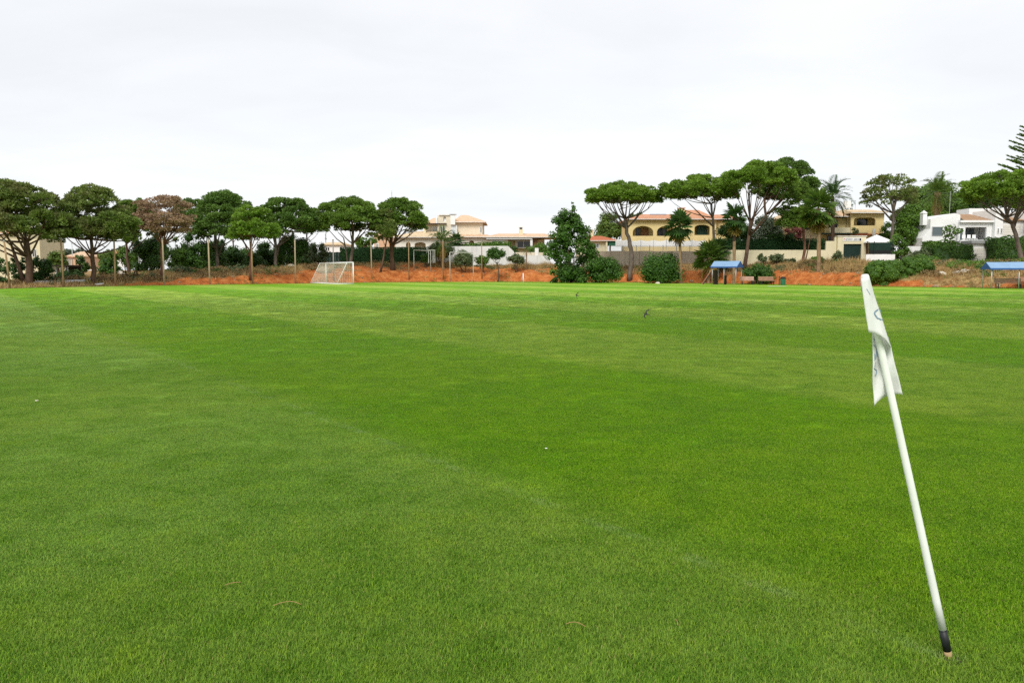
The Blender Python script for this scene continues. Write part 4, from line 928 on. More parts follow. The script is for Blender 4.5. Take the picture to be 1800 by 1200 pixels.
for i, (lab, box, Y, mt) in enumerate([
    ('low dark bush at the foot of the tall broadleaf shrub', (972, 1032, 462, 497), 100, 'leaf_dark'),
    ('dark bush left of the umbrella pine trunk', (1024, 1094, 450, 497), 99, 'leaf'),
    ('round glossy bush right of the umbrella pine trunk', (1118, 1198, 442, 496), 96, 'leaf'),
    ('low dark bush behind the benches', (1304, 1362, 464, 498), 90, 'leaf'),
    ('wide dense bright bush behind the corner flag', (1521, 1590, 455, 507), 79, 'leaf_mid'),
    ('dense bright bush right of the one behind the corner flag', (1570, 1640, 451, 507), 79, 'leaf_mid'),
    ('rounded shrub above the bright bush on the bank', (1598, 1650, 448, 482), 86, 'leaf_mid'),
    ('small green shrub at the foot of the bank by the white stones', (1660, 1700, 496, 508), 76, 'leaf_mid'),
    ('yellow green shrub against the white garden wall beside the clipped tree', (890, 924, 446, 464), 112, 'leaf_olive'),
    ('low green shrub against the white garden wall left of the clipped tree', (836, 862, 448, 466), 112, 'leaf_mid'),
    ('low shrub against the cream garden wall below the oleander', (1352, 1378, 446, 462), 96, 'leaf_olive'),
    ('spreading shrub at the left gatepost of the cream gateway', (1462, 1484, 440, 460), 96.5, 'leaf_olive'),
    ('low shrub against the middle of the cream garden wall', (1424, 1452, 449, 463), 96, 'leaf_mid'),
    ('scrubby bush behind the old goal frame on the bank', (794, 836, 440, 470), 111, 'leaf_olive'),
    ('grey green bush under the light green palm', (748, 800, 428, 452), 114, 'leaf_olive'),
    ('small shrub between old goal frames', (738, 760, 444, 460), 112, 'leaf'),
    ('bushy shrub behind the bungalow porch at the tall shrub', (928, 968, 424, 452), 118, 'leaf_mid'),
    ('dark bush beside the bungalow window corner', (896, 914, 432, 450), 117, 'leaf_dark'),
    ('dark green bush behind the cottage awning', (1034, 1070, 410, 424), 134, 'leaf_light')]):
    if 'bright bush' in lab: bush('bush', lab, 'bush', box, Y, mt, 90 + i, RB, n=80, r=.66, per=240, size=.16, spires=0, core=.85)
    else: bush('bush', lab, 'bush', box, Y, mt, 90 + i, RB, n=28)
bush('flowering_shrub', 'white flowering oleander between pine trunks above the hedge', 'shrub', (1322, 1378, 376, 428), 104, 'oleander', 111, n=26)
bush('flowering_shrub', 'pink flowering shrub above the hedge beside the yellow house', 'shrub', (1374, 1412, 396, 424), 104, 'pink', 112, n=16)
bush('bush', 'dark bush above the clipped hedge under the pines', 'bush', (1258, 1330, 394, 426), 106, 'leaf_dark', 113, n=20)
bush('bush', 'dark shrub right of the oleander', 'bush', (1336, 1400, 408, 428), 103.5, 'leaf_dark', 114, n=20)
bush('flowering_shrub', 'pale flowering shrub over the short white wall', 'shrub', (1594, 1640, 434, 462), 94, 'leaf_olive', 115, n=16)
bush('flowering_shrub', 'purple bougainvillea at the right edge by the white pier', 'shrub', (1796, 1824, 368, 430), 98, 'purple', 116, n=14)
bush('bush', 'leafy bush between the yellow house and the sparse pine trunk', 'bush', (1546, 1586, 388, 432), 109, 'leaf_mid', 125, n=24)
bush('bush', 'green bush beside the white parasol', 'bush', (1558, 1598, 408, 456), 97, 'leaf_mid', 117, n=20)
tree('tree', 'leafy dark tree left of the white villa', (1605, 440), 103, (1572, 1636, 372, 436), 'leaf_mid', 118, n=30, per=110, size=.3)
tree('frangipani_tree', 'small open branched tree against the white villa wall', (1672, 430), 97, (1652, 1690, 388, 428), 'leaf_mid', 119, n=14, r=.5, per=70, size=.3, tr=.07, bark='bark_grey', nb=9, fork=(1670, 422))
tree('tree', 'small tree with a clipped round head on the bank before the white wall', (875, 476), 107, (854, 892, 431, 459), 'leaf_dark', 120, n=22, r=.6, per=170, tr=.09, nb=6, core=.5, fork=(874, 464))
bush('broadleaf_shrub', 'tall dark broadleaf shrub standing alone before the cottage', 'shrub', (952, 1050, 366, 498), 99, 'leaf', 121, n=78, r=.82, per=140, size=.28, stems=6, core=.45, ytop=True, depth_=2.4, spires=36)
bush('bush', 'small bush under the tall pine on the bank behind the shelter', 'bush', (1330, 1356, 444, 462), 97, 'leaf_olive', 122, n=10)
bush('bush', 'dark scrub on top of the bank right of the benches', 'bush', (1375, 1400, 452, 466), 96, 'leaf_olive', 123, n=10)
bush('bush', 'cactus like grey bush on the ledge of the yellow house', 'bush', (1496, 1512, 398, 412), 109, 'leaf_olive', 124, n=8, stems=2)
# ------------------------------------------------------------------ things on the field edge
def on(u, v, Y):
    p = at(u, v, Y); p.z = gnd(p.x, p.y); return p
PG = 'wooden net poles along the field edge'
POLES = [(18, 507.5, 422, 'pole_wood', 'leftmost pole, before dark shrubs at the picture edge'), (112, 506, 418, 'pole_wood', 'pole before the dark shed and light green tree'), (203, 503, 420, 'pole_wood', 'pole before the far white cottage'),
         (289, 502, 419, 'pole_pale', 'pole directly before the dead brown pine'), (369, 500, 419, 'pole_pale', 'pole left of the broad dark pine trunk'), (444, 499, 419, 'pole_wood', 'pole beside the light green pine trunk'),
         (519.5, 498, 420, 'pole_pale', 'pole before the tall dark bush left of the goal'), (587, 496.5, 421, 'pole_grey', 'grey pole rising behind the goal'), (653.5, 495.6, 422, 'pole_pale', 'pole right of the goal'),
         (719, 495, 422, 'pole_wood', 'pole left of the old goal frames'), (779, 494.6, 422, 'pole_wood', 'pole between the two old goal frames'), (847, 494.6, 422, 'pole_wood', 'pole left of the clipped round tree')]
for i, (u, vb, vt, mt, lab) in enumerate(POLES):
    Y = edge_y(u) + (.7 if u < 580 else 1.6); b = on(u, vb, Y); t = at(u, vt, Y)
    root = empty('net_pole', b, 'tall wooden net ' + lab, 'pole', PG); hh = t.z - b.z; rr = random.Random(i); dx = rr.uniform(-.06, .06) + (-.35 if i == 0 else 0)
    r_ = .085 if i < 8 else .07
    MB().tube([(0, 0, -.3), (dx*.5, 0, hh*.5), (dx, 0, hh)], [r_*1.1, r_, r_*.85], 9).build('post', M[mt], root, True)
    MB().tube([(dx*.99, 0, hh - .14), (dx, 0, hh + .02)], r_*1.15, 9).build('cap', M['pole_grey'], root); MB().tube([(dx*.97 - r_*1.8, -.02, hh*.95), (dx*.97 + r_*1.8, -.02, hh*.95)], .018, 6).build('net_hook', M['metal'], root)

# goal: right post nearer, net side turned to the camera
def goal(name, label, Lp, Rp, hh, deep, mat, netmat, tr=.06, group=None, net=True, steps=(36, 12)):
    Lp, Rp = Vector(Lp), Vector(Rp); root = empty(name, (Lp + Rp)/2, label, 'goal', group); O = Vector(root.location)
    a, b = Lp - O, Rp - O; up = Vector((0, 0, hh)); d = Vector(deep)
    MB().tube([a, a + up], tr, 12).build('post', M[mat], root, True); MB().tube([b, b + up], tr, 12).build('post', M[mat], root, True)
    MB().tube([a + up, b + up], tr, 12).build('crossbar', M[mat], root, True)
    if not net: return root
    bz = Vector((0, 0, .06))
    MB().tube([a + bz, a + d + bz], tr*.7, 8).build('base_bar', M[mat], root, True); MB().tube([b + bz, b + d + bz], tr*.7, 8).build('base_bar', M[mat], root, True); MB().tube([a + d + bz, b + d + bz], tr*.7, 8).build('back_bar', M[mat], root, True)
    MB().tube([a + up, a + up + d*.38, a + d + bz], tr*.4, 6).build('stanchion', M[mat], root, True); MB().tube([b + up, b + up + d*.38, b + d + bz], tr*.4, 6).build('stanchion', M[mat], root, True)
    m = MB(); w_ = .015; rr = random.Random(3)
    def prof(t):                    # top rail, then sloping back to the base bar
        return up + d*(.38*t/.3) if t < .3 else (up + d*.38).lerp(d + bz, (t-.3)/.7)
    nx, nt_ = steps[0], 18
    sag = lambda s, t: d*(-.10*math.sin(math.pi*t)*(.6 + .4*math.sin(9*s))) + Vector((0, 0, -.05*math.sin(math.pi*s)))
    P = lambda s, t: a.lerp(b, s) + prof(t) + (sag(s, t) if 0 < t < 1 else Vector())
    for i in range(nx+1):
        for j in range(nt_): m.bar(P(i/nx, j/nt_), P(i/nx, (j+1)/nt_), w_)
    for j in range(nt_+1):
        for i in range(nx): m.bar(P(i/nx, j/nt_), P((i+1)/nx, j/nt_), w_)
    for e_ in (a, b):
        for j in range(13):
            z = hh*j/13 + .08; far = d*(.38 + .62*(1 - z/hh)) if z < hh else d*.38; m.bar(e_ + Vector((0, 0, z)), e_ + far + Vector((0, 0, z)), w_)
        for j in range(9):
            f = j/9; top = hh if f < .38 else hh*(1-f)/.62; m.bar(e_ + d*f + Vector((0, 0, .06)), e_ + d*f + Vector((0, 0, top)), w_)
    o = m.build('net', M[netmat], root); o['kind'] = 'stuff'
    return root
M['net'] = plain('pale_cord', (.62, .60, .52), .8)
YR = 90.7; Rg = at(621.3, 499.2, YR); Rg.z = 0; YL = 97.0; Lg = at(573.5, 498, YL); Lg.z = 0
gd = Vector((-(Rg.y - Lg.y), Rg.x - Lg.x, 0)).normalized()*1.0
gd = Vector((-.80, -.60, 0)) * 2.0
goal('football_goal', 'white full size football goal with net at the far touchline', Lg, Rg, 2.44, gd, 'white_metal', 'net', .07)
for u0, u1, vt, vb, Y, lab in ((727.5, 757, 439.5, 458, 110, 'old rusty netless goal frame on the bank, left one'), (791, 832, 443.5, 470, 108, 'old pale netless goal frame on the bank, right one')):
    a, b = on(u0, vb, Y), on(u1, vb, Y); hz = at(u0, vt, Y).z - a.z
    goal('goal_frame', lab, a, b, hz, (0, 1.2, 0), 'rust_white', 'net', .05, 'old goal frames on the bank', False)
h = House('goal_frame', 'old upright white frame standing between the two goal frames', 'goal', 765, 460, 109, 'old goal frames on the bank'); 
for u in (753, 761, 764): h.box('post', u, u + .8, 440, 462, 0, .06, 'rust_white')
h.box('rail', 753, 765, 439.2, 440, 0, .06, 'rust_white')

# corner marker at the far edge
p = on(920, 496, 101); root = empty('corner_marker', p, 'short white marker post with a pink pennant before the orange cutting', 'marker')
hz = at(919, 480, 101).z; MB().tube([(0, 0, -.1), (-.02, 0, hz)], .06, 8).build('post', M['white_metal'], root, True)
M['pink_cloth'] = plain('pink_cloth', (.55, .27, .25), .9)
MB().add([(-.03, -.02, hz*.97), (-.24, -.03, hz*.5), (-.22, -.06, hz*.22), (-.03, -.02, hz*.35), (-.03, .02, hz*.97), (-.24, .01, hz*.5), (-.22, -.02, hz*.22), (-.03, .02, hz*.35)], [(0,1,2,3),(7,6,5,4),(0,4,5,1),(1,5,6,2),(2,6,7,3),(3,7,4,0)]).build('pennant', M['pink_cloth'], root)

# blue shelters
def shelter(label, u0, u1, vb, ve, vr, Y, wd, dp, rise, rot, nslat=1):
    P0 = at(u0, vb, Y); P0.z = 0; root = empty('dugout_shelter', P0, label, 'shelter', 'blue roofed shelters at the field edge', rot)
    ze = at(u0, ve, Y).z; zr = ze + rise
    for x in (0, wd/2, wd):
        for y in (0, dp):
            if x == wd/2 and y == dp: continue
            MB().tube([(x, y, -.1), (x, y, ze)], .035, 8).build('post', M['metal'], root, True)
    for y in (0, dp): MB().bar((-.08, y, ze), (wd + .08, y, ze), .05).build('eave_rail', M['metal'], root)
    MB().bar((-.08, dp/2, zr - .06), (wd + .08, dp/2, zr - .06), .05).build('ridge_rail', M['metal'], root)
    e_ = .14; t = .03
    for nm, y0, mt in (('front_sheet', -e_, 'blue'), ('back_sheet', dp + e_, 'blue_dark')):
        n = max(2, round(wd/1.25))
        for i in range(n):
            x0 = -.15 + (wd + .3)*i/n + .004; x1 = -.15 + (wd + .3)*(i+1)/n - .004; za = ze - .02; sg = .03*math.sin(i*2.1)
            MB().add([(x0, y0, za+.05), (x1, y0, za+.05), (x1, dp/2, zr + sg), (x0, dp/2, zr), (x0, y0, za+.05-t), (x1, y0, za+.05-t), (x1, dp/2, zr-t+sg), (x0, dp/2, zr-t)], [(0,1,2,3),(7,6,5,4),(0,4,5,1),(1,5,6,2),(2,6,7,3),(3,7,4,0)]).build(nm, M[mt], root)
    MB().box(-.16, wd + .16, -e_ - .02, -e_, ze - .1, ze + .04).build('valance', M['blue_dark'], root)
    for x in (-.17, wd + .16):
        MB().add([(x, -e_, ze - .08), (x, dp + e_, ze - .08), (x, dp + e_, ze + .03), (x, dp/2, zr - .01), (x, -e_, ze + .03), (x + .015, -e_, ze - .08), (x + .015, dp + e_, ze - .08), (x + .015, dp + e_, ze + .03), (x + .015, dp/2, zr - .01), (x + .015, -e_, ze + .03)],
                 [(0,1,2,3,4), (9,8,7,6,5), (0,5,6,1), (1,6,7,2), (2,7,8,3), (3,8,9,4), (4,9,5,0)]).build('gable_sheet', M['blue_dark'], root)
    return root
shelter('blue roofed dugout shelter beside the two benches, open fronted', 1251.5, 1289, 498.6, 469, 460, 87, 2.6, 2.0, .62, R(-33))
shelter('blue roofed dugout shelter cut off by the right picture edge', 1742, 1800, 508, 472, 460, 68, 4.2, 2.0, .55, R(-12))
p = on(1233, 497, 90); q = at(1251, 474, 91.5); root = empty('leaning_plank', p, 'dark wooden plank leaning against the left side of the shelter', 'plank')
MB().bar((0, 0, -.1), q - p, .14, .05).build('board', M['wood'], root); MB().bar((.14, .05, -.1), q - p + Vector((.12, .05, -.1)), .1, .05).build('board', M['wood_dark'], root)
for u, lab in ((1258, 'dark upright board stood inside the blue shelter, left'), (1275, 'short brown board stood inside the blue shelter, middle')):
    p = at(u, 497, 88.7); p.z = 0; root = empty('board', p, lab, 'board'); w_ = .5 if u < 1260 else .3
    MB().box(-w_/2, w_/2, 0, .05, 0, 1.6 if u < 1260 else 1.0).build('plank', M['wood_dark'], root); MB().box(-w_/2 - .03, w_/2 + .03, .052, .09, .3, .38).build('cleat', M['wood'], root); 

# benches
def bench(label, u, v, Y, ln, mat, rot=0, hb=.85):
    p = at(u, v, Y); p.z = gnd(p.x, p.y); root = empty('bench', p, label, 'bench', 'benches at the field edge', rot); x = ln/2
    for i in range(3): MB().box(-x, x, -.42 + i*.145, -.30 + i*.145, .42, .46).build('seat_slat', M[mat], root)
    for i in range(3): MB().add([(-x, .08 + .03*i, .50 + .135*i), (x, .08 + .03*i, .50 + .135*i), (x, .11 + .03*i, .61 + .135*i), (-x, .11 + .03*i, .61 + .135*i), (-x, .11 + .03*i, .49 + .135*i), (x, .11 + .03*i, .49 + .135*i), (x, .14 + .03*i, .60 + .135*i), (-x, .14 + .03*i, .60 + .135*i)], [(0,1,2,3),(7,6,5,4),(0,4,5,1),(1,5,6,2),(2,6,7,3),(3,7,4,0)]).build('backrest_slat', M[mat], root)
    for s in (-1, 1):
        MB().bar((s*(x-.2), -.36, 0), (s*(x-.2), -.36, .42), .06).bar((s*(x-.2), -.4, .40), (s*(x-.2), .12, .40), .06, .04).bar((s*(x-.2), .06, 0), (s*(x-.2), .24, .9), .06).build('leg', M['dark_frame'], root)
bench('pale red slatted bench right beside the blue shelter', 1313, 498.5, 88, 1.5, 'bench', R(-6)); bench('duller brown slatted bench between shelter and green bin', 1347, 500, 86.5, 1.75, 'bench_dull', R(8))
bench('pale slatted bench under the right edge shelter', 1771, 508, 69.2, 2.2, 'bench', R(-8)); bench('second bench at the right picture edge, half cut off', 1800, 508, 70.5, 1.4, 'bench_dull', R(-8))
p = at(1376, 501, 85); p.z = 0; root = empty('litter_bin', p, 'green litter bin with a dark lid right of the benches', 'bin')
MB().lathe([(.22, 0), (.26, .12), (.29, .66)], 14).build('body', M['bin'], root); MB().lathe([(.31, .67), (.31, .73), (.2, .86), (.03, .9)], 14).build('lid', M['black'], root); MB().tube([(-.36, .1, -.1), (-.36, .1, .95)], .04, 8).tube([(-.36, .1, .6), (-.2, .05, .6)], .03, 6).build('bracket', M['black'], root)
MB().add([(at(1338, 502.6, 80).x, depth(503.6), .014), (at(1374, 502.6, 80).x, depth(503.4), .014), (at(1374, 502.6, 80).x, depth(503.0), .014), (at(1338, 502.6, 80).x, depth(503.2), .014)], [(0, 1, 2, 3)]).build('painted_line', plain('chalk', (.7, .72, .66)))['kind'] = 'structure'

# aluminium lengths lying left
rr = random.Random(8)
ALU = [(62, 150, 500.5, 79, .16, 'longest grey aluminium section lying before the left bushes'), (92, 168, 497.8, 82, .12, 'pale aluminium section lying behind the longest one'), (70, 120, 502, 77.5, .1, 'short aluminium section lying nearest the turf'), (168, 182, 501.6, 79, .09, 'short white section lying right of the second pine')]
for u0, u1, v, Y, t, lab in ALU:
    a, b = at(u0, v, Y), at(u1, v - 1, Y + .8); a.z = gnd(a.x, a.y) + .12; b.z = gnd(b.x, b.y) + .12; root = empty('aluminium_section', a, lab, 'beam', 'aluminium sections lying at the left edge')
    d = b - a; MB().bar((0, 0, t/2), d + Vector((0, 0, t/2)), t, t).build('beam', M['alu'], root); MB().bar((0, -t, 0), d + Vector((0, -t, 0)), .06, .1).build('flange', M['white_metal'], root)
    for f in (.02, .98): MB().box(d.x*f - .05, d.x*f + .05, d.y*f - .12, d.y*f + .12, -.14, -.01).build('chock', M['wood_dark'], root)
# picnic table
p = on(229, 492, 85); p.z += .0; root = empty('picnic_table', p, 'dark brown picnic table before the slim forked pine', 'table')
for i in range(4): MB().box(-.85, .85, -.38 + i*.2, -.2 + i*.2, .72, .76).build('tabletop_plank', M['wood'], root)
for y in (-.75, .6): MB().box(-.85, .85, y, y + .22, .42, .46).build('seat_plank', M['wood'], root)
for x in (-.6, .6): MB().bar((x, -.65, -.2), (x, -.2, .72), .08).bar((x, .75, -.2), (x, .25, .72), .08).bar((x, -.75, .39), (x, .82, .39), .07).build('leg', M['wood_dark'], root)
# rocks
for i, (u, v, Y, s, mt, lab) in enumerate([(1655, 500, 77, .42, 'stone', 'pale stone at the left of three at the bank foot'), (1681, 498, 77.5, .38, 'stone', 'pale middle stone at the bank foot'), (1694, 497, 77.5, .45, 'stone', 'whitest stone at the right of three at the bank foot'), (1645, 503, 75, .3, 'rock', 'brown stone beside the bright bush foot'), (570, 460, 101, 1.0, 'rock', 'pale boulder on the bank crest left of the goal'), (512, 464, 103, .5, 'stone', 'small pale stone on the bank by the tall dark bush'), (208, 476, 97, .9, 'stone', 'pale boulder on the bank beside the third pole'), (1706, 462, 90, .5, 'rock', 'stone below the block shaped hedge'), (1156, 496, 94, .28, 'stone', 'small white stone under the round glossy bush'), (1660, 478, 84, .4, 'rock', 'brown stone halfway up the right bank')]):
    p = on(u, v, Y); root_z = p.z; bm = bmesh.new(); bmesh.ops.create_icosphere(bm, subdivisions=2, radius=s)
    for q in bm.verts:
        n_ = noise.noise(q.co*1.7/s*.6 + Vector((i*7, 0, 0))); q.co *= 1 + .35*n_; q.co.z *= .6
    me = bpy.data.meshes.new('stone'); bm.to_mesh(me); bm.free(); o = link('stone', me, M[mt], None, (p.x, p.y, root_z + s*.15)); tag(o, lab, 'stone', 'stones on the bank')
# lamp posts far left
for u, vt, vb, Y, lab in ((102.8, 414, 462, 120, 'slim grey street lamp behind the left pines'), (127.5, 428, 455, 150, 'farther dark street lamp left of the second pine')):
    p = at(u, vb, Y); root = empty('street_lamp', p, lab, 'lamp'); hh = (vb - vt)*kpx(Y); MB().tube([(0, 0, -2), (0, 0, hh)], [.09, .05], 8).build('pole', M['metal'], root, True); MB().box(-.05, .75, -.1, .1, hh - .02, hh + .08).build('lamp_head', M['grey_paint'], root)

# ------------------------------------------------------------------ dry grass and weeds on the bank (uncountable)
rng = np.random.default_rng(77); V, F_, RD = [], [], []
M['straw'] = leafmat('dry_grass', (.20, .12, .045), (.58, .43, .20), .25); M['weed'] = leafmat('green_weeds', (.05, .09, .015), (.20, .26, .06), .2)
def tufts(name, n, mat, u_rng, s_rng, hrange, blades, wid, accept, kind='stuff'):
    cen, ax, nor, ln = [], [], [], []
    for _ in range(n):
        u = rng.uniform(*u_rng); s = s_rng[0] + (s_rng[1]-s_rng[0])*rng.random()**.9; t = (u-900)/1403; y = edge_y(u) + s; x = t*y
        if not accept(u, s, x, y): continue
        z = gnd(x, y); hh = rng.uniform(*hrange)*(.6 + .8*abs(noise.noise(Vector((x*.3, y*.3, 4)))))
        for b in range(blades):
            l = hh*(.5 + .6*rng.random()); a = np.array([rng.normal()*.45, rng.normal()*.45, 1.0]); a /= np.linalg.norm(a)
            cen.append(np.array([x + rng.normal()*.16, y + rng.normal()*.16, z - .03]) + a*l*.5); ax.append(a); nor.append(rng.normal(size=3)); ln.append(l)
    ln = np.array(ln); N_ = len(ln); o = link(name, leaf_mesh(name, np.array(cen), np.array(ax), np.array(nor), ln, np.full(N_, wid)*(.6 + .8*rng.random(N_)), rng.random(N_), M[mat], tri=True)); o['kind'] = kind
def dryok(u, s, x, y):
    v = lerp_table(SOIL, u)*1.15 - hfrac(s, u)*.95 + .28*noise.noise(Vector((x*.35, y*.35, 9)))
    return v < .22 + .25*rng.random()**2
tufts('dry_grass', 9000, 'straw', (-60, 1860), (.5, 11.5), (.25, .75), 9, .045, dryok)
tufts('weeds_undergrowth', 2600, 'weed', (-60, 1860), (.2, 11), (.15, .5), 9, .05, lambda u, s, x, y: noise.noise(Vector((x*.22, y*.22, 31))) > .12)
tufts('verge_grass', 3800, 'weed', (-60, 1860), (-.25, 1.3), (.06, .22), 6, .04, lambda u, s, x, y: True)

tufts('tall_dry_grass', 1500, 'straw', (735, 975), (6.5, 11.6), (.5, 1.25), 10, .05, lambda u, s, x, y: noise.noise(Vector((x*.25, y*.25, 41))) > -.15)
tufts('tall_bank_grass', 1300, 'straw', (1262, 1530), (4.5, 11.6), (.4, 1.1), 10, .05, lambda u, s, x, y: noise.noise(Vector((x*.3, y*.3, 43))) > -.05)
# low scrub scattered over the bank
def scrub(name, n, mat, hmin, hmax, seed, thr, u0=-60, u1=1860):
    rng = np.random.default_rng(seed); cs, rs = [], []
    while len(cs) < n:
        u = rng.uniform(u0, u1); s = rng.uniform(2.2, 11); t = (u-900)/1403; y = edge_y(u) + s; x = t*y
        if noise.noise(Vector((x*.16, y*.2, seed))) < thr: continue
        if lerp_table(SOIL, u)*1.1 - hfrac(s, u) > .28: continue
        r = rng.uniform(hmin, hmax); cs.append((x, y, gnd(x, y) + r*.35)); rs.append(r)
    leaf_crown(name, rng, np.array(cs), np.array(rs), 260, M[mat], .15, .75)
    bpy.context.view_layer.update(); C.objects[name]['kind'] = 'stuff'
M['scrub_brown'] = leafmat('brown_scrub', (.10, .07, .03), (.30, .20, .09), .2)
scrub('brown_undergrowth', 210, 'scrub_brown', .22, .55, 3, .05)
scrub('green_undergrowth', 190, 'leaf_olive', .2, .5, 8, .08)
scrub('bushy_undergrowth', 130, 'leaf_mid', .2, .5, 21, .0, 1560, 1860)
scrub('reddish_undergrowth', 120, 'scrub_brown', .25, .6, 23, -.05, 170, 560)
scrub('dark_undergrowth', 90, 'leaf', .2, .5, 15, .12)

rng = np.random.default_rng(5); bm = bmesh.new()
for i in range(260):
    u = rng.uniform(-20, 1820); s = rng.uniform(.3, 6); t = (u-900)/1403; y = edge_y(u) + s; x = t*y; r = .05 + .16*rng.random()**3
    q = bmesh.ops.create_icosphere(bm, subdivisions=1, radius=r)['verts']; o_ = Vector((x, y, gnd(x, y) + r*.2))
    for p in q: p.co = Vector((p.co.x*(1 + .4*noise.noise(p.co*9 + o_)), p.co.y, p.co.z*.65*(1 + .5*noise.noise(p.co*7 + o_)))) + o_
me = bpy.data.meshes.new('rubble'); bm.to_mesh(me); bm.free(); link('rubble', me, M['rock'])['kind'] = 'stuff'
# ------------------------------------------------------------------ corner flag in the foreground
FY = FLAG_Y
M['pole_white'] = plain('white_plastic_pole', (.82, .83, .81), .45, .4, var=.1, scale=4); M['tape'] = plain('black_tape', (.014, .016, .018), .5, .4, var=.5, scale=20); M['spike'] = plain('worn_wood', (.46, .32, .16), .8, var=.3, scale=20)
g = G('white_flag_cloth', .85, .15); c_ = g.ramp(g.noise(22, 4, .6, g.obj()), (.3, (.80, .80, .795)), (.7, (.87, .87, .87))); g.col(c_); g.bump(g.noise(16, 3, .5, g.obj(), (1, 1, .4)), .25, .01); g.translucent((.8, .8, .78), .25); M['cloth'] = g.m
M['flag_blue'] = plain('grey_blue_print', (.20, .29, .40), .85, var=.15, scale=30); M['flag_pale'] = plain('pale_blue_print', (.55, .68, .74), .85, var=.1)
B0 = at(1668.5, 1159, FY); B0.z = 0; T0 = at(1521, 489, FY + .02)
root = empty('corner_flag', B0, 'leaning white corner flag pole with limp flag and black taped foot', 'flag')
axd = T0 - B0; ln = axd.length; axd.normalize()
Pp = lambda t: axd*(ln*t)
RP = .0152
MB().tube([Pp(.081 + (1-.081)*i/12) for i in range(13)], [RP*(1 - .10*i/12) for i in range(13)], 20).build('pole', M['pole_white'], root, True)
MB().tube([Pp(.078), Pp(.0795), Pp(.0815)], [RP*1.0, RP*1.06, RP*1.03], 20).tube([Pp(.024), Pp(.05), Pp(.0785)], [RP*1.05, RP*1.09, RP*1.06], 20).build('tape_band', M['tape'], root, True)
MB().lathe([(.055, -.01), (.05, .006), (.03, .012), (.012, .004)], 12).build('soil_socket', M['wood_dark'], root)
MB().tube([Pp(-.03), Pp(-.004), Pp(.012), Pp(.0245)], [RP*.35, RP*.75, RP*.97, RP*1.0], 16).build('wooden_spike', M['spike'], root, True)
def cl(u, v, dy): return at(u, v, FY + dy) - B0
def strip(rows, name, n=14, wave=.006, ph=0):
    """rows of (left uv, right uv, left depth, right depth); waved cloth with thickness"""
    vs, fs = [], []; m = len(rows)
    for i, (l, r, dl, dr) in enumerate(rows):
        for j in range(n+1):
            t = j/n; u = l[0] + (r[0]-l[0])*t; v = l[1] + (r[1]-l[1])*t
            d = dl + (dr-dl)*t + wave*math.sin(t*7 + i*.45 + ph)*math.sin(math.pi*min(1, t*1.0))*(i/m + .15)
            vs.append(cl(u, v, d))
    for i in range(m-1):
        for j in range(n): a = i*(n+1) + j; fs.append((a, a+1, a+n+2, a+n+1))
    return vs, fs
def lerp2(a, b, t): return (a[0] + (b[0]-a[0])*t, a[1] + (b[1]-a[1])*t)
def chain(pts, n):
    d = [0]
    for a, b in zip(pts[:-1], pts[1:]): d.append(d[-1] + math.hypot(b[0]-a[0], b[1]-a[1]))
    out = []
    for i in range(n):
        q = d[-1]*i/(n-1); k = max(0, min(len(pts)-2, int(np.searchsorted(d, q)) - 1)); t = (q - d[k])/(d[k+1]-d[k]); out.append(lerp2(pts[k], pts[k+1], t))
    return out
# front fold: wraps over the pole, its lower edge curling from left to the fold at right
Lf = chain([(1513.5, 490), (1517, 520), (1522, 555), (1527, 584)], 16); Rf = chain([(1527, 484), (1537, 520), (1549, 555), (1560, 592), (1567, 612)], 16)
rows = []
for i in range(16):
    l, r = Lf[i], Rf[i]; rows.append((l, r, -.028 - .012*i/15, -.010))
vs1, fs1 = strip(rows, 'a', 16, .005)
# curl the lower hem: last rows sag between the ends
for i in range(16):
    for j in range(17):
        t = j/16; k = i*17 + j; f = (i/15)**2
        vs1[k] = vs1[k] + Vector((0, -.012*math.sin(math.pi*t)**.8, .016*f*math.sin(math.pi*t)))
# back fold: hangs behind the pole
Lb = chain([(1531, 562), (1533.5, 585), (1534.5, 630), (1534, 670), (1537, 714)], 20); Rb = chain([(1561, 592), (1567, 612), (1572, 635), (1579, 662), (1587, 694)], 20)
rows = []
for i in range(20): rows.append((Lb[i], Rb[i], .028 + .006*math.sin(i*.5), .020))
vs2, fs2 = strip(rows, 'b', 18, .016, 1.2)
for i in range(20):
    f = i/19
    for j in range(19):
        t = j/18; k = i*19 + j; lift = .020*f*f*math.sin(math.pi*min(1, t*1.0))**.5*(1 - .3*t)   # hem rises between the two corners
        vs2[k] = vs2[k] + Vector((0, .016*math.sin(math.pi*t), lift if f > .55 else 0))
# bridge: the fold on the right joining front to back
b = len(vs1); verts = vs1 + vs2; faces = fs1 + [tuple(b + q for q in f) for f in fs2]
fold = []
for i in range(12, 16): fold.append(i*17 + 16)
for a_, c_ in zip(range(12, 15), range(0, 3)):
    faces.append((a_*17 + 16, (a_+1)*17 + 16, b + (c_+1)*19 + 18, b + c_*19 + 18))
me = bpy.data.meshes.new('flag_cloth'); me.from_pydata([tuple(v) for v in verts], [], faces); me.shade_smooth()
o = link('flag_cloth', me, M['cloth'], root); sm = o.modifiers.new('thickness', 'SOLIDIFY'); sm.thickness = .0022; sm.offset = 0
# hem sleeve over the pole tip
MB().tube([cl(1521.5, 512, -.006), cl(1520.5, 497, -.004), cl(1520.4, 486, -.002), cl(1520.2, 483.4, 0)], [RP*1.04, RP*1.06, RP*1.04, RP*.9], 16).build('sleeve', M['cloth'], root, True)
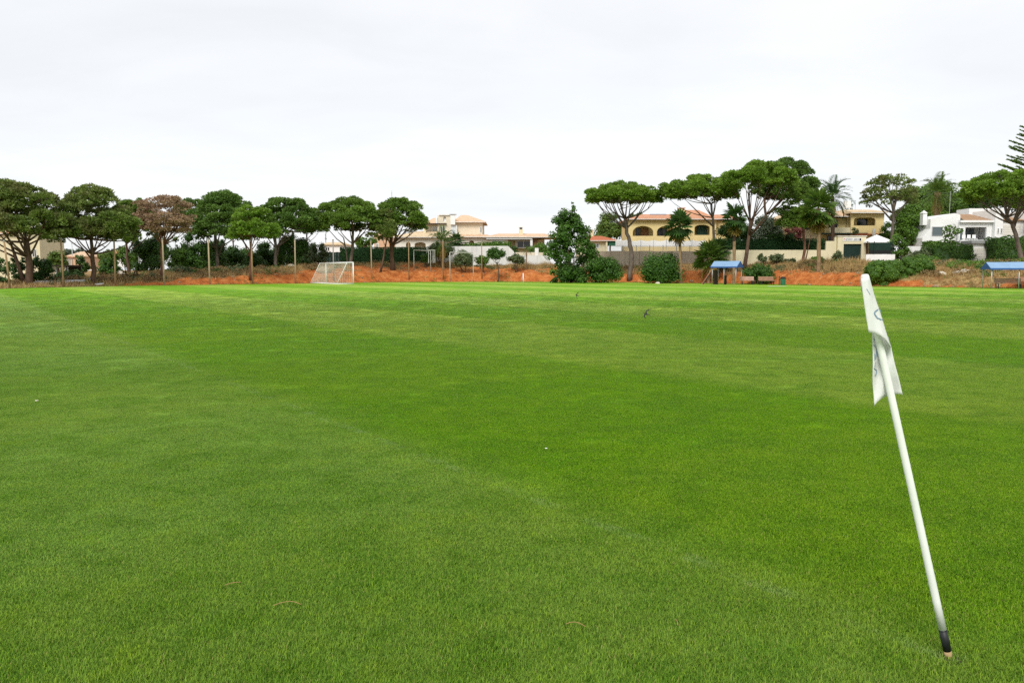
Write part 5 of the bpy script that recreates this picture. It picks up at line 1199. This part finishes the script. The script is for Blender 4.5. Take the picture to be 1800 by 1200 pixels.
# printing: part of a grey blue ring, and strokes of turned lettering at the left edge
def on_cloth(grid, n, m, t, s):
    j = min(n-1, int(t*n)); i = min(m-2, int(s*(m-1))); ft, fs_ = t*n - j, s*(m-1) - i; W = n+1
    a_, b_, c_, d_ = grid[i*W+j], grid[i*W+j+1], grid[(i+1)*W+j], grid[(i+1)*W+j+1]
    return a_.lerp(b_, ft).lerp(c_.lerp(d_, ft), fs_)
def ribbon(pts, w_, name, mat, parent=o, off=-.0028):
    m = MB(); P_ = [p + Vector((0, off, 0)) for p in pts]; vs = []
    for i, p in enumerate(P_):
        d = P_[min(i+1, len(P_)-1)] - P_[max(0, i-1)]; q = Vector((-d.z, 0, d.x)).normalized()*w_/2; vs += [p + q, p - q]
    m.add(vs, [(2*i, 2*i+1, 2*i+3, 2*i+2) for i in range(len(P_)-1)]); return m.build(name, M[mat], parent)
def pix(p):                       # reference pixel of a point on the flag
    q = p + B0 - Vector((0, 0, EYE)); zf = q.y*cp - q.z*spi; return 900 + FPX*q.x/zf, 600 - FPX*(q.y*spi + q.z*cp)/zf
def on_px(grid, n, m, u, v):
    best = None
    for a_ in range(41):
        for b_ in range(61):
            p = on_cloth(grid, n, m, a_/40*.999, b_/60); x, y = pix(p); d = (x-u)**2 + (y-v)**2
            if best is None or d < best[0]: best = (d, p)
    return best[1]
F1 = lambda l: [on_px(vs1, 16, 16, *p) for p in l]; F2 = lambda l: [on_px(vs2, 18, 20, *p) for p in l]
ell = lambda c, rx, ry, tl, a0, a1, n: [(c[0] + rx*math.cos(a)*math.cos(tl) - ry*math.sin(a)*math.sin(tl), c[1] + rx*math.cos(a)*math.sin(tl) + ry*math.sin(a)*math.cos(tl)) for a in [a0 + (a1-a0)*i/n for i in range(n+1)]]
ribbon(F1(ell((1550, 553.5), 13.5, 8.5, .35, R(60), R(275), 16)), .0058, 'ring_print', 'flag_blue')
ribbon(F1([(1523, 507), (1526, 512), (1529, 519)]), .0022, 'stitch_mark', 'flag_blue')
for l, w_ in (([(1535.5, 596), (1539, 599)], .004), ([(1535, 606), (1538.5, 609)], .003), ([(1541, 612), (1539.5, 622), (1538, 632)], .0042), ([(1543.5, 616), (1542, 627)], .0032), ([(1536.5, 622), (1537, 634)], .003), ([(1538.5, 636), (1537, 644)], .003),
              ([(1536, 648), (1539.5, 650), (1540.5, 655), (1537, 660)], .0042)):
    ribbon(F2(l), w_, 'letter_print', 'flag_blue', off=-.003)

# ------------------------------------------------------------------ swallows low over the turf
def swallow(label, u, v, Y, s, yaw, roll, pitch):
    root = at(u, v, Y); me = bpy.data.meshes.new('swallow')
    pts = [(-.085, 0, 0), (-.05, 0, 0), (0, 0, .004), (.045, 0, .006), (.07, 0, .008), (.088, 0, .004),
           (-.13, .022, 0), (-.13, -.022, 0)]
    ed = [(0, 1), (1, 2), (2, 3), (3, 4), (4, 5), (0, 6), (0, 7)]; rad = [(.008, .005), (.016, .013), (.02, .018), (.017, .016), (.013, .013), (.003, .003), (.003, .002), (.003, .002)]
    for sg in (1, -1):
        i = len(pts); pts += [(.03, sg*.05, .018), (.02, sg*.10, .03), (-.03, sg*.15, .034), (-.09, sg*.19, .03)]; ed += [(3 if False else 2, i), (i, i+1), (i+1, i+2), (i+2, i+3)]; rad += [(.022, .005), (.02, .004), (.014, .003), (.003, .002)]
    me.from_pydata(pts, ed, []); o = link('swallow', me, M['black'], None, root); o.scale = (s, s, s); o.rotation_euler = (roll, pitch, yaw)
    sk = o.modifiers.new('body', 'SKIN'); ly = me.skin_vertices[0].data if me.skin_vertices else None
    if ly is None:
        bm = bmesh.new(); bm.from_mesh(me); bm.verts.layers.skin.verify(); bm.to_mesh(me); bm.free(); ly = me.skin_vertices[0].data
    for q, r_ in zip(ly, rad): q.radius = r_
    ly[2].use_root = True; ss = o.modifiers.new('smooth', 'SUBSURF'); ss.levels = ss.render_levels = 1
    tag(o, label, 'bird', 'swallows flying low over the pitch')
M['bird'] = plain('dark_plumage', (.018, .02, .03), .5)
swallow('larger dark swallow banking low over the pitch, wings raised', 1136, 552, 20, .85, R(150), R(-52), R(-12))
swallow('smaller farther dark swallow low over the pitch', 1014, 519, 36, .9, R(200), R(-70), R(-20))

# ------------------------------------------------------------------ bits lying on the turf
M['needle'] = plain('dry_needle', (.38, .24, .10), .8)
for i, (u, v, l, a, bend, lab) in enumerate([(505, 1072, .13, .1, .03, 'curved dry pine needle on the turf, bottom left of centre'), (410, 1034, .08, .5, .0, 'short straight dry needle on the turf, leftmost'), (1012, 1108, .09, -.3, .02, 'dry curled needle on the turf at bottom centre'), (1190, 1103, .06, 1.5, .0, 'tiny upright dry stalk on the turf right of the bottom centre')]):
    p = at(u, v, depth(v)); p.z = .026; o = MB().tube([Vector((math.cos(a)*l*(t-.5), math.sin(a)*l*(t-.5) + bend*math.sin(math.pi*t), .006*math.sin(math.pi*t))) for t in (0, .25, .5, .75, 1)], .0016, 5).build('dry_needle', M['needle'], None, True, p); tag(o, lab, 'needle', 'dry needles on the turf')
for u, v, s, lab in ((960, 793, .011, 'single white petal on the turf near the chalk line'), (65, 708, .022, 'yellowish leaf scrap on the turf at left')):
    p = at(u, v, depth(v)); p.z = .028; bm = bmesh.new(); bmesh.ops.create_icosphere(bm, subdivisions=2, radius=s)
    for q in bm.verts: q.co.z = q.co.z*.35 + .25*q.co.x*q.co.x/s; q.co.y *= .7
    me = bpy.data.meshes.new('leaf_scrap'); bm.to_mesh(me); bm.free(); tag(link('leaf_scrap', me, M['white_cloth'] if u > 500 else M['stone'], None, p), lab, 'leaf')
# ------------------------------------------------------------------ lawn: real blades in patches, instanced over the near turf
def patch(name, rad, n, h0, h1, wd, seed, bend=.7):
    rng = np.random.default_rng(seed)
    a = rng.random(n)*2*np.pi; r = rad*np.sqrt(rng.random(n)); cx, cy = r*np.cos(a), r*np.sin(a)
    # tufting: pull some blades together
    k = n//14; tx, ty = cx[:k], cy[:k]; w_ = rng.integers(0, k, n); pull = (rng.random(n) < .6)*.8
    cx = cx*(1-pull) + (tx[w_] + rng.normal(size=n)*.012)*pull; cy = cy*(1-pull) + (ty[w_] + rng.normal(size=n)*.012)*pull
    b = rng.random(n)*2*np.pi; h = h0 + (h1-h0)*rng.random(n)**1.6; le = h*bend*(.25 + .95*rng.random(n)); wv = wd*(.6 + .7*rng.random(n))
    dx, dy = np.cos(b), np.sin(b); px, py = -dy*wv/2, dx*wv/2
    v = np.stack([
        np.stack([cx-px, cy-py, np.full(n, -.004)], 1), np.stack([cx+px, cy+py, np.full(n, -.004)], 1),
        np.stack([cx+dx*le*.35+px*.8, cy+dy*le*.35+py*.8, h*.62], 1), np.stack([cx+dx*le*.35-px*.8, cy+dy*le*.35-py*.8, h*.62], 1),
        np.stack([cx+dx*le, cy+dy*le, h*(.75 + .25*rng.random(n))], 1)], 1).reshape(-1, 3)
    i = np.arange(n)[:, None]*5
    lv = np.concatenate([i+0, i+1, i+2, i+3, i+3, i+2, i+4], 1).ravel()
    me = bpy.data.meshes.new(name); me.vertices.add(n*5); me.vertices.foreach_set('co', v.astype(np.float32).ravel())
    me.loops.add(n*7); me.loops.foreach_set('vertex_index', lv.astype(np.int32)); me.polygons.add(n*2)
    me.polygons.foreach_set('loop_start', (np.arange(n)[:, None]*7 + np.array([0, 4])).ravel().astype(np.int32)); me.update(calc_edges=True)
    at_ = me.attributes.new('rnd', 'FLOAT', 'POINT'); at_.data.foreach_set('value', np.repeat(rng.random(n), 5).astype(np.float32))
    me.materials.append(M['blade']); return me
def lawn(name, patches, y0, y1, step, seed, hs, fade0=0, fade1=0, jit=.4):
    """hs: blade height against distance; fade0 / fade1: metres over which the patches thin out at either end"""
    col = bpy.data.collections.new(name + '_blades')
    for i, me in enumerate(patches): col.objects.link(bpy.data.objects.new('blade_patch', me))
    rng = np.random.default_rng(seed); P, V, Rz, S = [], [], [], []
    for y in np.arange(y0, y1, step*.866):
        hw = y*.70 + 1.6
        for x in np.arange(-hw, hw, step):
            q = (x + rng.normal()*step*jit*.5, y + rng.normal()*step*jit*.5, 0)
            if q[1] > edge_y(ucol(q[0], q[1])) - .5 and q[1] > 20: continue
            if q[1] < y0 + fade0*rng.random() or q[1] > y1 - fade1*rng.random(): continue
            P.append(q); V.append(int(rng.integers(len(patches)))); Rz.append(rng.random()*6.283); a_ = .85 + .35*rng.random(); S += [a_, a_, a_*float(np.interp(math.hypot(q[0], q[1]), *hs))]
    me = bpy.data.meshes.new(name); me.from_pydata(P, [], [])
    for nm, ty, dat in (('pick', 'INT', V), ('rot', 'FLOAT', Rz), ('siz', 'FLOAT_VECTOR', S)):
        a = me.attributes.new(nm, ty, 'POINT'); a.data.foreach_set('vector' if ty == 'FLOAT_VECTOR' else 'value', dat)
    o = link(name, me); o['kind'] = 'stuff'
    t = bpy.data.node_groups.new(name, 'GeometryNodeTree')
    t.interface.new_socket('Geometry', in_out='INPUT', socket_type='NodeSocketGeometry'); t.interface.new_socket('Geometry', in_out='OUTPUT', socket_type='NodeSocketGeometry')
    n = t.nodes; gi = n.new('NodeGroupInput'); go = n.new('NodeGroupOutput')
    ci = n.new('GeometryNodeCollectionInfo'); ci.inputs['Collection'].default_value = col
    ci.inputs['Separate Children'].default_value = True; ci.inputs['Reset Children'].default_value = True
    ip = n.new('GeometryNodeInstanceOnPoints'); ip.inputs['Pick Instance'].default_value = True
    def na(nm, ty):
        x = n.new('GeometryNodeInputNamedAttribute'); x.data_type = ty; x.inputs['Name'].default_value = nm; return x.outputs['Attribute']
    cr = n.new('ShaderNodeCombineXYZ'); t.links.new(na('rot', 'FLOAT'), cr.inputs[2])
    t.links.new(gi.outputs[0], ip.inputs['Points']); t.links.new(ci.outputs[0], ip.inputs['Instance'])
    t.links.new(na('pick', 'INT'), ip.inputs['Instance Index']); t.links.new(cr.outputs[0], ip.inputs['Rotation']); t.links.new(na('siz', 'FLOAT_VECTOR'), ip.inputs['Scale'])
    t.links.new(ip.outputs[0], go.inputs[0])
    md = o.modifiers.new('blades', 'NODES'); md.node_group = t
    return o
HS = ((3, 6, 10, 16, 26, 46), (1.25, .68, .34, .17, .08, .02))
lawn('lawn_grass', [patch('blade_patch', .36, 9000, .008, .026, .0028, s, .95) for s in range(5)], 2.0, 14, .34, 5, HS)
lawn('mown_grass', [patch('blade_patch', .33, 3600, .008, .026, .0045, 20 + s, .95) for s in range(4)], 14, 66, .30, 6, HS, 0, 48)
